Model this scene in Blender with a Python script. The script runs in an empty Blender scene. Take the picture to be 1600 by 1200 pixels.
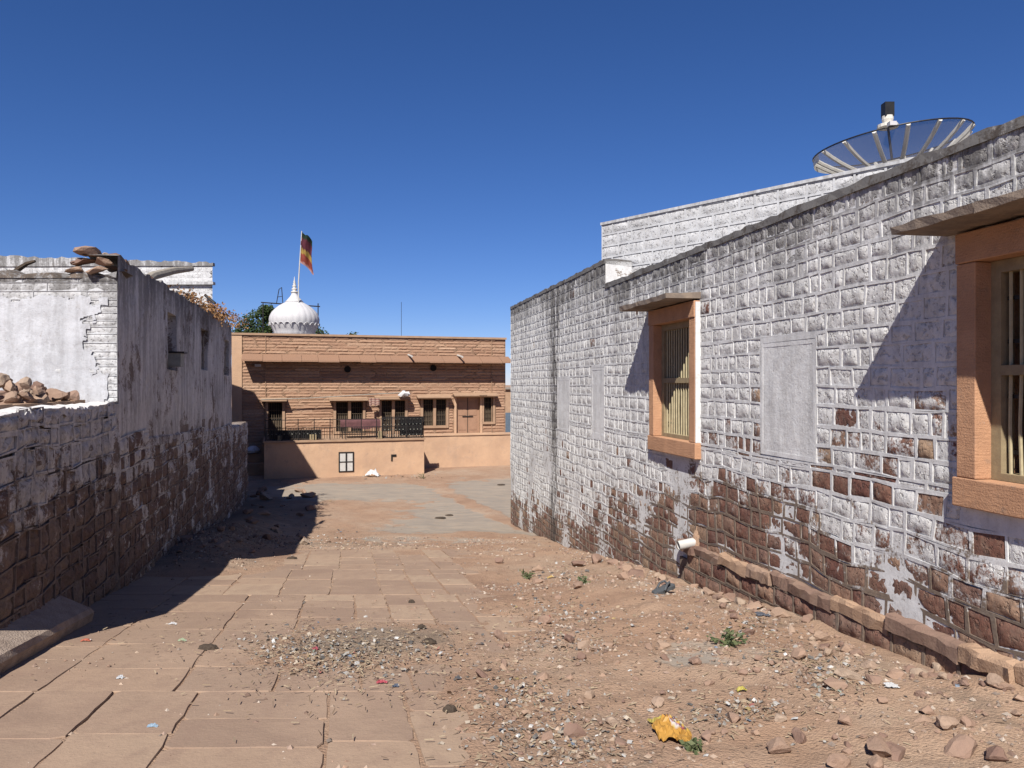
import bpy, math, random
import numpy as np
from mathutils import Vector, noise as mnoise
random.seed(7)
R = math.radians
sc = bpy.context.scene
CZ = 1.5                      # camera height above the ground at its foot
# ------------------------------------------------------------------ camera, sky, sun, exposure
cam_d = bpy.data.cameras.new('camera'); cam = bpy.data.objects.new('camera', cam_d)
sc.collection.objects.link(cam); sc.camera = cam
cam.location = (0, 0, CZ); cam.rotation_euler = (R(90), 0, 0)
cam_d.sensor_width = 36; cam_d.lens = 27.0; cam_d.clip_start = 0.05; cam_d.clip_end = 5000
w = bpy.data.worlds.new('World'); sc.world = w; w.use_nodes = True
wn = w.node_tree.nodes; wn.clear()
sky = wn.new('ShaderNodeTexSky'); sky.sky_type = 'NISHITA'; sky.sun_disc = False
SUN_TO = Vector((-0.185, -0.85, 0.905)).normalized()
sky.sun_elevation = math.asin(SUN_TO.z); sky.sun_rotation = R(192.3)
sky.altitude = 0; sky.air_density = 0.75; sky.dust_density = 0.0; sky.ozone_density = 6.5
hsv = wn.new('ShaderNodeHueSaturation'); hsv.inputs['Saturation'].default_value = 1.14
bg = wn.new('ShaderNodeBackground'); bg.inputs['Strength'].default_value = 0.0515
wo = wn.new('ShaderNodeOutputWorld')
w.node_tree.links.new(sky.outputs[0], hsv.inputs['Color']); tint = wn.new('ShaderNodeMix'); tint.data_type = 'RGBA'; tint.blend_type = 'MULTIPLY'; tint.inputs[0].default_value = 1.0; tint.inputs[7].default_value = (1.05, .95, 1.14, 1)
w.node_tree.links.new(hsv.outputs[0], tint.inputs[6]); w.node_tree.links.new(tint.outputs[2], bg.inputs[0]); w.node_tree.links.new(bg.outputs[0], wo.inputs[0])
sun_d = bpy.data.lights.new('sun', 'SUN'); sun = bpy.data.objects.new('sun', sun_d)
sc.collection.objects.link(sun); sun_d.energy = 5.0; sun_d.angle = R(0.5); sun_d.color = (1.0, 0.955, 0.89)
sun.rotation_euler = SUN_TO.to_track_quat('Z', 'Y').to_euler(); sun.location = (-10, -40, 45)
sc.view_settings.view_transform = 'Standard'; sc.view_settings.look = 'None'
sc.view_settings.gamma = 1; sc.view_settings.exposure = 0.76

# ------------------------------------------------------------------ helpers
COL = sc.collection
def nz(x, y, z=0.0): return mnoise.noise(Vector((x, y, z)))
def fbm(x, y, z=0.0, o=4): return mnoise.fractal(Vector((x, y, z)), 0.9, 2.0, o)
def sm(a, b, x):
    t = max(0.0, min(1.0, (x - a) / (b - a))); return t * t * (3 - 2 * t)
def at(u, v, Y): return Vector(((u - 800) / 1200 * Y, Y, CZ + (600 - v) / 1200 * Y))
def rz(r): return CZ + r

class MB:
    """collects geometry with per-vertex attributes and links it as ONE mesh object"""
    def __init__(s): s.v = []; s.f = []; s.a = {}; s.sm = []
    def vert(s, p, **at_):
        s.v.append((p[0], p[1], p[2]))
        i = len(s.v) - 1
        for k, val in at_.items(): s.a.setdefault(k, {})[i] = val
        return i
    def face(s, idx): s.f.append(tuple(idx))
    def quad(s, a, b, c, d, **k): s.face([s.vert(p, **k) for p in (a, b, c, d)])
    def box(s, c, h, ax=None, **k):
        ax = ax or (Vector((1, 0, 0)), Vector((0, 1, 0)), Vector((0, 0, 1)))
        c = Vector(c); P = []
        for i in (-1, 1):
            for j in (-1, 1):
                for l in (-1, 1): P.append(s.vert(c + ax[0] * h[0] * i + ax[1] * h[1] * j + ax[2] * h[2] * l, **k))
        for q in ((0, 1, 3, 2), (4, 6, 7, 5), (0, 4, 5, 1), (2, 3, 7, 6), (0, 2, 6, 4), (1, 5, 7, 3)): s.face([P[i] for i in q])
    def fbox(s, fr, s0, s1, d0, d1, z0, z1, **k):
        P = [s.vert(fr(a, b, c), **k) for a in (s0, s1) for b in (d0, d1) for c in (z0, z1)]
        for q in ((0, 1, 3, 2), (4, 6, 7, 5), (0, 4, 5, 1), (2, 3, 7, 6), (0, 2, 6, 4), (1, 5, 7, 3)): s.face([P[i] for i in q])
    def tube(s, pts, rad, n=8, cap=True, **k):
        pts = [Vector(p) for p in pts]; rings = []
        for i, p in enumerate(pts):
            t = (pts[min(i + 1, len(pts) - 1)] - pts[max(i - 1, 0)]).normalized()
            u = t.orthogonal().normalized() if i == 0 else (u - t * u.dot(t)).normalized()
            v = t.cross(u); r = rad[i] if isinstance(rad, (list, tuple)) else rad
            rings.append([s.vert(p + (u * math.cos(6.2832 * j / n) + v * math.sin(6.2832 * j / n)) * r, **k) for j in range(n)])
        for a, b in zip(rings, rings[1:]):
            for j in range(n): s.face((a[j], a[(j + 1) % n], b[(j + 1) % n], b[j]))
        if cap: s.face(rings[0][::-1]); s.face(rings[-1])
    def lathe(s, c, prof, n=32, lob=0, amp=0, **k):
        rings = []
        for r, z in prof:
            ring = []
            for j in range(n):
                a = 6.2832 * j / n
                rr = r * (1 - amp * (1 - abs(math.sin(a * lob / 2))) ** 2) if lob else r
                ring.append(s.vert((c[0] + math.cos(a) * rr, c[1] + math.sin(a) * rr, c[2] + z), **k))
            rings.append(ring)
        for a, b in zip(rings, rings[1:]):
            for j in range(n): s.face((a[j], a[(j + 1) % n], b[(j + 1) % n], b[j]))
        s.face(rings[0][::-1]); s.face(rings[-1])
    def build(s, name, mat, parent=None, smooth=False):
        me = bpy.data.meshes.new(name); me.from_pydata(s.v, [], s.f); 
        for k, d in s.a.items():
            val0 = next(iter(d.values()))
            if isinstance(val0, (tuple, list)):
                at_ = me.attributes.new(k, 'FLOAT_COLOR', 'POINT'); arr = np.ones((len(s.v), 4), dtype=np.float32)
                for i, x in d.items(): arr[i, :3] = x[:3]
                at_.data.foreach_set('color', arr.ravel())
            else:
                at_ = me.attributes.new(k, 'FLOAT', 'POINT'); arr = np.zeros(len(s.v), dtype=np.float32)
                for i, x in d.items(): arr[i] = x
                at_.data.foreach_set('value', arr)
        if smooth: me.polygons.foreach_set('use_smooth', [True] * len(me.polygons))
        me.materials.append(mat); me.update()
        o = bpy.data.objects.new(name, me); COL.objects.link(o)
        if parent: o.parent = parent
        return o
def tag(o, label=None, cat=None, group=None, kind=None):
    for k, x in (('label', label), ('category', cat), ('group', group), ('kind', kind)):
        if x: o[k] = x
    return o
def empty(name, loc, label, cat, group=None):
    o = bpy.data.objects.new(name, None); COL.objects.link(o); o.empty_display_size = .2
    return tag(o, label, cat, group)          # kept at the world origin: parts carry world coordinates
def frame(o, d, n):
    o = Vector((o[0], o[1], 0)); d = Vector((d[0], d[1], 0)).normalized(); n = Vector((n[0], n[1], 0)).normalized()
    f = lambda s, dd, z: o + d * s + n * dd + Vector((0, 0, z))
    f.flip = d.cross(Vector((0, 0, 1))).dot(n) < 0; f.ax = (d, n, Vector((0, 0, 1)))
    return f

def warp(fr, amp, f1=.9, f2=3.2, zsplit=None, amp2=0):
    def g_(s, d, z):
        a = amp + (amp2 * sm(zsplit + .3, zsplit - .3, z) if zsplit is not None else 0)
        return fr(s + a * 1.1 * nz(s * f1, z * f1, 11.3) + a * .5 * nz(s * f2, z * f2, 3.7), d + .35 * a * nz(s * f1 * 1.3, z * f1 * 1.3, 6.1), z + a * nz(s * f1, z * f1, 1.7) + a * .6 * nz(s * f2, z * f2, 8.2))
    g_.flip = fr.flip; g_.ax = fr.ax; return g_

# ------------------------------------------------------------------ materials
ALB = .63         # deepens shade by cutting bounce: all colours below are scaled to this reflectance
class NT:
    def __init__(s, name):
        s.m = bpy.data.materials.new(name); s.m.use_nodes = True; s.t = s.m.node_tree; s.t.nodes.clear()
        s.out = s.t.nodes.new('ShaderNodeOutputMaterial'); s.b = s.t.nodes.new('ShaderNodeBsdfPrincipled')
        s.t.links.new(s.b.outputs[0], s.out.inputs[0]); s.b.inputs['Specular IOR Level'].default_value = .25
        s._pos = None
    def put(s, sock, x):
        if hasattr(x, 'is_output'): s.t.links.new(x, sock)
        elif isinstance(x, (tuple, list)) and len(x) == 3 and sock.type == 'RGBA': sock.default_value = (*x, 1)
        else: sock.default_value = x
    def pos(s):
        if s._pos is None: s._pos = s.t.nodes.new('ShaderNodeNewGeometry').outputs['Position']
        return s._pos
    def scaled(s, sx, sy, sz):
        n = s.t.nodes.new('ShaderNodeVectorMath'); n.operation = 'MULTIPLY'; s.put(n.inputs[0], s.pos()); n.inputs[1].default_value = (sx, sy, sz); return n.outputs[0]
    def noise(s, scale, det=4, rough=.55, vec=None, dist=0):
        n = s.t.nodes.new('ShaderNodeTexNoise'); s.put(n.inputs['Vector'], vec or s.pos())
        n.inputs['Scale'].default_value = scale; n.inputs['Detail'].default_value = det; n.inputs['Roughness'].default_value = rough; n.inputs['Distortion'].default_value = dist
        return n.outputs['Fac']
    def vor(s, scale, feat='F1', vec=None, out='Distance'):
        n = s.t.nodes.new('ShaderNodeTexVoronoi'); n.feature = feat; s.put(n.inputs['Vector'], vec or s.pos()); n.inputs['Scale'].default_value = scale
        return n.outputs[out]
    def math(s, op, a, b=0.0, clamp=False):
        n = s.t.nodes.new('ShaderNodeMath'); n.operation = op; n.use_clamp = clamp; s.put(n.inputs[0], a); s.put(n.inputs[1], b); return n.outputs[0]
    def step(s, a, b, x):
        n = s.t.nodes.new('ShaderNodeMapRange'); n.interpolation_type = 'SMOOTHSTEP'; s.put(n.inputs['Value'], x)
        n.inputs['From Min'].default_value = a; n.inputs['From Max'].default_value = b; return n.outputs['Result']
    def mix(s, f, a, b, mode='MIX'):
        n = s.t.nodes.new('ShaderNodeMix'); n.data_type = 'RGBA'; n.blend_type = mode
        s.put(n.inputs['Factor'], f); s.put(n.inputs['A'] if False else n.inputs[6], a); s.put(n.inputs[7], b); return n.outputs[2]
    def ramp(s, f, stops):
        n = s.t.nodes.new('ShaderNodeValToRGB'); s.put(n.inputs[0], f); e = n.color_ramp.elements
        while len(e) < len(stops): e.new(.5)
        for i, (p, c) in enumerate(stops): e[i].position = p; e[i].color = (*c, 1)
        return n.outputs[0]
    def attr(s, name, col=False):
        n = s.t.nodes.new('ShaderNodeAttribute'); n.attribute_name = name; return n.outputs['Color' if col else 'Fac']
    def rnd(s): return s.t.nodes.new('ShaderNodeObjectInfo').outputs['Random']
    def bump(s, h, strength=.5, dist=.02, prev=None):
        n = s.t.nodes.new('ShaderNodeBump'); n.inputs['Strength'].default_value = strength; n.inputs['Distance'].default_value = dist
        s.put(n.inputs['Height'], h)
        if prev is not None: s.t.links.new(prev, n.inputs['Normal'])
        return n.outputs[0]
    def done(s, col, rough=.9, nrm=None, metal=None):
        col = s.mix(1.0, col, (ALB, ALB, ALB), 'MULTIPLY'); s.put(s.b.inputs['Base Color'], col); s.put(s.b.inputs['Roughness'], rough)
        if nrm is not None: s.t.links.new(nrm, s.b.inputs['Normal'])
        if metal is not None: s.b.inputs['Metallic'].default_value = metal
        return s.m
M = {}
def painted_stone(name, ramp, white, mortar=False, mortarcol=(.34, .26, .20), bs=1.0):
    n = NT(name); rnd = n.attr('rnd'); paint = n.attr('paint'); stain = n.attr('stain')
    fine = n.noise(38, 5, .65); mid = n.noise(9, 4, .6); big = n.noise(2.2, 3, .5)
    bare = n.ramp(rnd, ramp) if not mortar else n.mix(mid, mortarcol, tuple(c * .62 for c in mortarcol))
    bare = n.mix(n.step(.3, .75, fine), bare, n.mix(.5, bare, (.10, .065, .05)), 'MIX')
    bare = n.mix(n.math('MULTIPLY', n.step(.45, .7, mid), .35), bare, (.44, .32, .23))
    wv = n.mix(n.step(.35, .7, big), white, tuple(c * .9 for c in white))
    wv = n.mix(n.math('MULTIPLY', n.step(.42, .7, mid), .4), wv, tuple(c * d for c, d in zip(white, (.70, .67, .66))))
    f = n.math('ADD', paint, n.math('ADD', n.math('MULTIPLY', n.math('SUBTRACT', n.noise(4.5, 6, .7), .5), 2.0), n.math('MULTIPLY', n.math('SUBTRACT', fine, .5), 1.0)))
    col = n.mix(n.step(.36, .64, f), bare, wv)
    streak = n.noise(5, 5, .7, n.scaled(1, 1, .13)); sp = n.noise(16, 4, .7)
    st = n.math('MULTIPLY', n.step(.40, .62, n.math('ADD', n.math('ADD', n.math('MULTIPLY', streak, .7), n.math('MULTIPLY', sp, .3)), n.math('MULTIPLY', n.math('SUBTRACT', stain, .4), .16))), stain, True)
    col = n.mix(n.math('MULTIPLY', st, .85), col, (.085, .075, .068))
    col = n.mix(n.math('MULTIPLY', n.step(.56, .72, n.noise(46, 4, .75)), .42), col, (.16, .14, .125)); col = n.mix(n.math('MULTIPLY', n.step(.52, .72, n.noise(6.5, 6, .75)), .24), col, (.36, .32, .28))
    if not mortar:
        pit = n.step(.53, .66, n.noise(21, 3, .6)); chis = n.noise(30, 4, .7, n.scaled(1, 1, .6))
        col = n.mix(n.math('MULTIPLY', pit, .42), col, n.mix(.75, col, (.10, .085, .075)))
        h = n.math('SUBTRACT', n.math('ADD', n.math('MULTIPLY', chis, .7), n.math('MULTIPLY', n.noise(70, 4, .7), .25)), n.math('MULTIPLY', pit, .8))
    else: h = n.math('ADD', n.noise(30, 5, .7), n.math('MULTIPLY', n.noise(9, 4, .6), .8))
    return n.done(col, .93, n.bump(h, (.6 if not mortar else .35) * bs, .018 if not mortar else .010))
BROWNS = [(0, (.23, .095, .07)), (.3, (.33, .16, .11)), (.55, (.28, .16, .125)), (.75, (.46, .27, .18)), (1, (.56, .38, .25))]
WHITE = (.96, .945, .915)
M['stone'] = painted_stone('painted rubble stone', BROWNS, WHITE)
M['pointing'] = painted_stone('painted mortar pointing', BROWNS, (.95, .945, .935), True)
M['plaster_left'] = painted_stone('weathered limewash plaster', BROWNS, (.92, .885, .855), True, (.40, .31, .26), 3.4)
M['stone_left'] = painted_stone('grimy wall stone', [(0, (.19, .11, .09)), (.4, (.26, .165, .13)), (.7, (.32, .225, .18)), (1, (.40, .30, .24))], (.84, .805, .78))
M['strip_white'] = painted_stone('whitewashed thin course stone', BROWNS, (.78, .78, .785), False)
M['panel'] = painted_stone('rough plaster panel', BROWNS, (.95, .945, .93), True, (.40, .32, .26), 1.6)
M['lime'] = painted_stone('patchy bluish lime render', BROWNS, (.70, .71, .745), True, (.5, .42, .34), 1.8)
M['white_plaster'] = painted_stone('old whitewash', BROWNS, (.76, .765, .78), True)

def simple(name, c1, c2=None, scale=8, rough=.85, bump=.3, bd=.01, metal=None, fine=60):
    n = NT(name); c2 = c2 or tuple(x * .75 for x in c1)
    a = n.noise(scale, 5, .6); f = n.noise(fine, 4, .6)
    col = n.mix(n.step(.3, .7, a), c1, c2); col = n.mix(n.math('MULTIPLY', n.step(.5, .8, f), .3), col, tuple(x * .6 for x in c1))
    return n.done(col, rough, n.bump(n.math('ADD', f, n.math('MULTIPLY', a, .6)), bump, bd), metal)
def mat_frame():
    n = NT('hand dressed orange sandstone'); a = n.noise(3.5, 6, .65); f = n.noise(70, 4, .7); ch = n.noise(60, 3, .6, n.scaled(.12, .12, 1))
    c = n.mix(n.step(.3, .7, a), (.70, .39, .225), (.55, .30, .175)); c = n.mix(n.math('MULTIPLY', n.step(.5, .75, f), .45), c, (.36, .20, .12))
    c = n.mix(n.math('MULTIPLY', n.step(.55, .72, n.noise(9, 6, .75)), .55), c, (.33, .235, .175)); c = n.mix(n.math('MULTIPLY', n.step(.66, .74, n.noise(14, 5, .8)), .6), c, (.68, .60, .53))
    return n.done(c, .9, n.bump(n.math('ADD', n.math('MULTIPLY', ch, .8), n.math('ADD', f, a)), .6, .012))
M['sandstone'] = mat_frame()
M['chajja'] = simple('weathered stone awning slab', (.36, .28, .215), (.22, .175, .145), 6, .92, .5, .012)
M['ledge'] = simple('tan sandstone ledge', (.56, .37, .245), (.42, .27, .18), 4, .92, .6, .015)
M['wood'] = simple('pale weathered timber', (.43, .34, .20), (.33, .25, .15), 9, .8, .35, .006)
M['wood_dark'] = simple('dark shutter timber', (.13, .095, .06), (.09, .065, .045), 9, .8, .3, .006)
M['bar_paint'] = simple('cream painted bars', (.62, .53, .33), (.5, .42, .26), 14, .6, .15, .004)
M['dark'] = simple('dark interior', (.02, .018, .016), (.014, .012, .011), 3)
M['iron'] = simple('black iron', (.022, .021, .022), (.035, .028, .025), 20, .5, .1, .003)
def mat_peach():
    n = NT('stained peach plaster'); a = n.noise(.9, 5, .65); b = n.noise(4, 6, .7); f = n.noise(22, 5, .7)
    c = n.mix(n.step(.3, .7, a), (.70, .455, .29), (.58, .375, .245)); c = n.mix(n.math('MULTIPLY', n.step(.52, .72, b), .5), c, (.50, .35, .25)); c = n.mix(n.math('MULTIPLY', n.step(.60, .72, n.noise(2.2, 6, .78)), .6), c, (.38, .27, .20))
    c = n.mix(n.math('MULTIPLY', n.step(.5, .7, n.noise(2, 4, .6, n.scaled(1, 1, .15))), .22), c, (.40, .29, .22)); c = n.mix(n.math('MULTIPLY', n.step(.62, .75, f), .35), c, (.8, .62, .46))
    return n.done(c, .9, n.bump(n.math('ADD', f, b), .5, .02))
M['tan_paint'] = mat_peach()
M['tan_trim'] = simple('tan stone trim', (.50, .33, .215), (.42, .27, .175), 3, .9, .3, .01)
M['door_tan'] = simple('tan painted door', (.46, .27, .175), (.40, .235, .15), 5, .75, .15, .004)
M['white'] = simple('chalky white paint', (.72, .70, .70), (.64, .63, .64), 3, .7, .1, .005)
M['white_pipe'] = simple('white plastic pipe', (.70, .68, .64), (.60, .58, .54), 10, .5, .1, .003)
M['dishmetal'] = simple('pale dish ribs', (.95, .91, .82), (.8, .76, .66), 12, .5, .1, .003)
M['blackplastic'] = simple('black feed housing', (.018, .018, .02), (.03, .03, .03), 10, .45, .1, .003)
M['greywood'] = simple('bleached grey timber', (.45, .40, .33), (.33, .29, .24), 10, .9, .5, .008)
M['rubber'] = simple('worn grey rubber', (.12, .13, .14), (.08, .085, .09), 20, .75, .3, .004)
M['dung'] = simple('dried dung', (.10, .072, .052), (.06, .045, .034), 25, .95, .8, .01)
M['bark'] = simple('bark', (.12, .085, .06), (.08, .06, .045), 10, .95, .8, .02)
M['paintedtin'] = simple('grey tin box', (.42, .42, .36), (.3, .3, .26), 10, .6, .1, .004)
M['roofslab'] = simple('lime roof slab', (.36, .32, .28), (.28, .25, .22), 3, .95, .4, .015)
M['maroon'] = simple('maroon cloth', (.19, .085, .085), (.13, .06, .062), 8, .95, .4, .01)
M['paper'] = simple('white polythene', (.78, .78, .78), (.66, .66, .68), 14, .45, .3, .008)

def mat_strip(name, cols, bare):
    n = NT(name); r = n.attr('rnd'); c = n.ramp(r, cols); a = n.noise(11, 5, .65); b = n.noise(2.0, 3)
    c = n.mix(n.math('MULTIPLY', n.step(.42, .7, a), .5), c, bare); c = n.mix(n.math('MULTIPLY', n.step(.5, .75, b), .3), c, (.30, .19, .135))
    return n.done(c, .93, n.bump(n.noise(26, 5, .7), .7, .03))
M['facade_strip'] = mat_strip('split sandstone course', [(0, (.36, .21, .135)), (.4, (.45, .27, .175)), (.75, (.50, .315, .205)), (1, (.56, .37, .25))], (.34, .19, .12))

def mat_rock():
    n = NT('loose sandstone rock'); r = n.rnd()
    c = n.ramp(r, [(0, (.22, .13, .10)), (.35, (.34, .22, .165)), (.7, (.42, .28, .20)), (1, (.47, .36, .27))])
    a = n.noise(12, 5, .65); c = n.mix(n.math('MULTIPLY', n.step(.4, .7, a), .45), c, (.24, .16, .12)); 
    c = n.mix(n.math('MULTIPLY', n.step(.45, .7, n.noise(3, 3)), .4), c, (.46, .32, .225))
    return n.done(c, .93, n.bump(n.noise(30, 6, .7), .6, .015))
M['rock'] = mat_rock()
def mat_chip():
    n = NT('gravel chips'); c = n.attr('col', True); a = n.noise(60, 3)
    return n.done(n.mix(n.math('MULTIPLY', n.step(.45, .7, a), .35), c, (.2, .14, .1)), .9)
M['chip'] = mat_chip()
def mat_col(name, rough=.5):
    n = NT(name); return n.done(n.attr('col', True), rough)
M['litter'] = mat_col('printed litter', .5); M['flag'] = mat_col('flag cloth', .9)
def mat_slab():
    n = NT('worn sandstone paving'); r = n.rnd()
    c = n.ramp(r, [(0, (.36, .245, .175)), (.4, (.40, .28, .20)), (.75, (.45, .31, .215)), (1, (.50, .365, .255))])
    big = n.noise(1.3, 4, .6); a = n.noise(7, 5, .6, n.scaled(1, .45, 1)); f = n.noise(45, 4, .7)
    c = n.mix(n.math('MULTIPLY', n.step(.42, .68, a), .45), c, (.34, .225, .165))
    c = n.mix(n.math('MULTIPLY', n.step(.45, .7, big), .55), c, (.50, .35, .245))
    c = n.mix(n.math('MULTIPLY', n.step(.56, .72, f), .3), c, (.20, .14, .105))
    c = n.mix(n.math('MULTIPLY', n.step(.64, .72, n.noise(2.6, 5, .75)), .35), c, (.24, .17, .13))
    h = n.math('ADD', n.math('MULTIPLY', f, .3), n.math('ADD', n.math('MULTIPLY', n.noise(5, 6, .65), 1.0), n.math('MULTIPLY', n.noise(1.7, 2), .6)))
    return n.done(c, .82, n.bump(h, .55, .02))
M['slab'] = mat_slab()
def mat_ground():
    n = NT('dry sandy dirt'); conc = n.attr('conc'); dark = n.attr('debris')
    big = n.noise(.55, 5, .6); mid = n.noise(3.5, 5, .65); f = n.noise(30, 5, .7); g = n.vor(55)
    c = n.ramp(big, [(.3, (.38, .235, .155)), (.45, (.46, .295, .195)), (.6, (.50, .35, .245)), (.75, (.57, .43, .32))])
    c = n.mix(n.math('MULTIPLY', n.step(.45, .7, mid), .55), c, (.36, .225, .15)); c = n.mix(n.math('MULTIPLY', n.step(.5, .72, f), .55), c, (.27, .175, .12))
    c = n.mix(n.math('MULTIPLY', n.step(.72, .8, n.noise(85, 2)), .7), c, (.62, .52, .43))
    d = n.math('ADD', dark, n.math('MULTIPLY', n.math('SUBTRACT', mid, .5), 1.2)); c = n.mix(n.math('MULTIPLY', n.step(.35, .75, d), .7), c, n.mix(f, (.16, .12, .09), (.34, .27, .2)))
    k = n.math('ADD', conc, n.math('ADD', n.math('MULTIPLY', n.math('SUBTRACT', n.noise(1.1, 5, .6), .5), 1.6), n.math('MULTIPLY', n.math('SUBTRACT', mid, .5), .5)))
    cc = n.mix(n.step(.35, .65, n.noise(2.0, 5, .6, n.scaled(.5, 2.2, 1))), (.42, .345, .27), (.335, .285, .235)); cc = n.mix(n.math('MULTIPLY', n.step(.5, .7, mid), .4), cc, (.46, .33, .23))
    c = n.mix(n.step(.42, .62, k), c, cc)
    h = n.math('ADD', n.math('MULTIPLY', mid, .9), n.math('ADD', n.math('MULTIPLY', f, .55), n.math('MULTIPLY', g, -.25)))
    h = n.math('MULTIPLY', h, n.math('SUBTRACT', 1.0, n.math('MULTIPLY', n.step(.42, .62, k), .75)))
    return n.done(c, .95, n.bump(h, .7, .05))
M['ground'] = mat_ground()
def mat_leaf(name, c1, c2, trans=.3):
    n = NT(name); r = n.attr('rnd'); c = n.mix(r, c1, c2)
    t = n.t.nodes.new('ShaderNodeBsdfTranslucent'); n.put(t.inputs[0], c); mx = n.t.nodes.new('ShaderNodeMixShader'); mx.inputs[0].default_value = trans
    n.done(c, .6); n.t.links.new(n.b.outputs[0], mx.inputs[1]); n.t.links.new(t.outputs[0], mx.inputs[2]); n.t.links.new(mx.outputs[0], n.out.inputs[0]); return n.m
M['leaf'] = mat_leaf('dark foliage', (.035, .065, .022), (.085, .125, .04))
M['weed'] = mat_leaf('weed leaves', (.10, .135, .06), (.20, .22, .10))
M['dry'] = mat_leaf('dead brown leaves', (.34, .16, .07), (.52, .30, .13))
def mat_mesh():
    n = NT('fine dish mesh'); tr = n.t.nodes.new('ShaderNodeBsdfTransparent'); mx = n.t.nodes.new('ShaderNodeMixShader'); mx.inputs[0].default_value = .55
    tl = n.t.nodes.new('ShaderNodeBsdfTranslucent'); tl.inputs[0].default_value = (.15, .145, .16, 1); m2 = n.t.nodes.new('ShaderNodeMixShader'); m2.inputs[0].default_value = .6
    n.done((.28, .27, .29), .6); n.t.links.new(n.b.outputs[0], m2.inputs[1]); n.t.links.new(tl.outputs[0], m2.inputs[2]); n.t.links.new(tr.outputs[0], mx.inputs[1]); n.t.links.new(m2.outputs[0], mx.inputs[2]); n.t.links.new(mx.outputs[0], n.out.inputs[0]); return n.m
M['mesh'] = mat_mesh()

# ------------------------------------------------------------------ terrain
GY = [-40, -5, 0, 5, 10, 15, 20, 22, 25, 30, 38, 900]; GR = [.6, -.95, -1.5, -2.1, -2.68, -3.28, -3.86, -4.02, -4.12, -4.14, -4.12, -4.5]
def prof(y): return float(np.interp(y, GY, GR)) + CZ
def wallx_r(y): return 4.4 - .2 * y
def wallx_l(y): return -2.64 - .25 * y
PAVE_Y = [0, 4, 5, 6, 7, 8, 9, 12, 15.8]; PAVE_C = [.6, .66, .82, 1.1, 1.45, 1.8, 1.75, 2.05, 2.25]
def paved(x, y):
    c = x + .216 * y
    lim = 15.7 if c > -1.6 else 12.3
    return min(sm(0, .5, np.interp(y, PAVE_Y, PAVE_C) - c + .1), sm(0, .8, lim - y + .3))
def gz(x, y):
    z = prof(y)
    if y < 40 and -25 < x < 12:
        dr = wallx_r(y) - x; dl = x - wallx_l(y); p = paved(x, y) if dl > -.5 else 0
        z += .05 * math.exp(-((dr - .9) / .8) ** 2) * sm(24, 14, y) * sm(2, 6, y)
        z += .11 * math.exp(-(max(dr, 0) / .38) ** 2) * sm(16, 11, y) * sm(2, 4.5, y) * (.6 + .8 * nz(y * 1.1, 4.2))
        z += .10 * math.exp(-((x - 1.6) / 1.1) ** 2 - ((y - 8.6) / 2.2) ** 2)
        z += .33 * math.exp(-((dl - .5) / .9) ** 2) * sm(11, 14, y) * sm(27, 20, y)
        z += (.05 * fbm(x * .7, y * .7, 1.3) + .032 * fbm(x * 2.4, y * 2.4, 5.1)) * (1 - .85 * p) * sm(40, 25, y) - .010 * p
        z += .05 * math.exp(-((x + 1.3) / .85) ** 2 - ((y - 6.9) / .85) ** 2)
    return z
def ground_at(u, v):
    lo, hi = 2.5, 60.0
    for _ in range(17):
        Y = (lo + hi) / 2; p = at(u, v, Y)
        if p.z <= gz(p.x, p.y): hi = Y
        else: lo = Y
    return Vector((p.x, p.y, gz(p.x, p.y)))
def conc(x, y):
    k = 0
    for cx, cy, rx, ry, a in ((-1.2, 21.5, 2.6, 2.2, 1.0), (1.0, 27, 4.5, 6.5, 1.15), (-5, 29.5, 5.5, 2.8, .85), (-2.5, 17.7, 3.0, .9, .5), (1.5, 21, 2.4, 2.8, .9), (1.7, 6.3, .65, .5, .55)):
        k = max(k, a * math.exp(-(((x - cx) / rx) ** 4 + ((y - cy) / ry) ** 4)))
    for cx, cy, dx, dy, wd in ((-.6, 24, -.5, 1, .5),):
        t = (x - cx) + .35 * (y - cy); k *= 1 - .9 * math.exp(-(t / .45) ** 2) * sm(17, 19, y)
    return k
def debris(x, y):
    dl = x - wallx_l(y); dr = wallx_r(y) - x
    k = .8 * math.exp(-((dl - .6) / 1.3) ** 2) * sm(10, 13, y) + .9 * math.exp(-((x + 1.2) / .9) ** 2 - ((y - 6.9) / .75) ** 2)
    k += .6 * math.exp(-((y - 16.3) / .5) ** 2) * sm(1.5, -2, x) * sm(-8, -5, x) + .55 * math.exp(-((x - .55) / .45) ** 2) * sm(7, 4, y) + .45 * math.exp(-((dr - .5) / .4) ** 2) * sm(12, 8, y)
    return k
def axis(segs):
    a = []
    for x0, x1, st in segs: a += list(np.arange(x0, x1 - 1e-6, st))
    return a + [segs[-1][1]]
xs = axis([(-900, -100, 200), (-100, -30, 10), (-30, -12, 1.0), (-12, -7, .3), (-7, 5, .09), (5, 12, .6), (12, 30, 3), (30, 100, 10), (100, 900, 200)])
ys = axis([(-60, -6, 6), (-6, 2.4, .6), (2.4, 10, .085), (10, 18, .14), (18, 30, .3), (30, 50, .8), (50, 100, 5), (100, 900, 100), (900, 3000, 700)])
g = MB(); nx = len(xs)
for y in ys:
    for x in xs: g.vert((x, y, gz(x, y)), conc=conc(x, y), debris=debris(x, y))
for j in range(len(ys) - 1):
    for i in range(nx - 1): a = j * nx + i; g.face((a, a + 1, a + nx + 1, a + nx))
tag(g.build('ground', M['ground'], smooth=True), 'sandy dirt lane and yard sloping away', None, None, 'structure')

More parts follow.
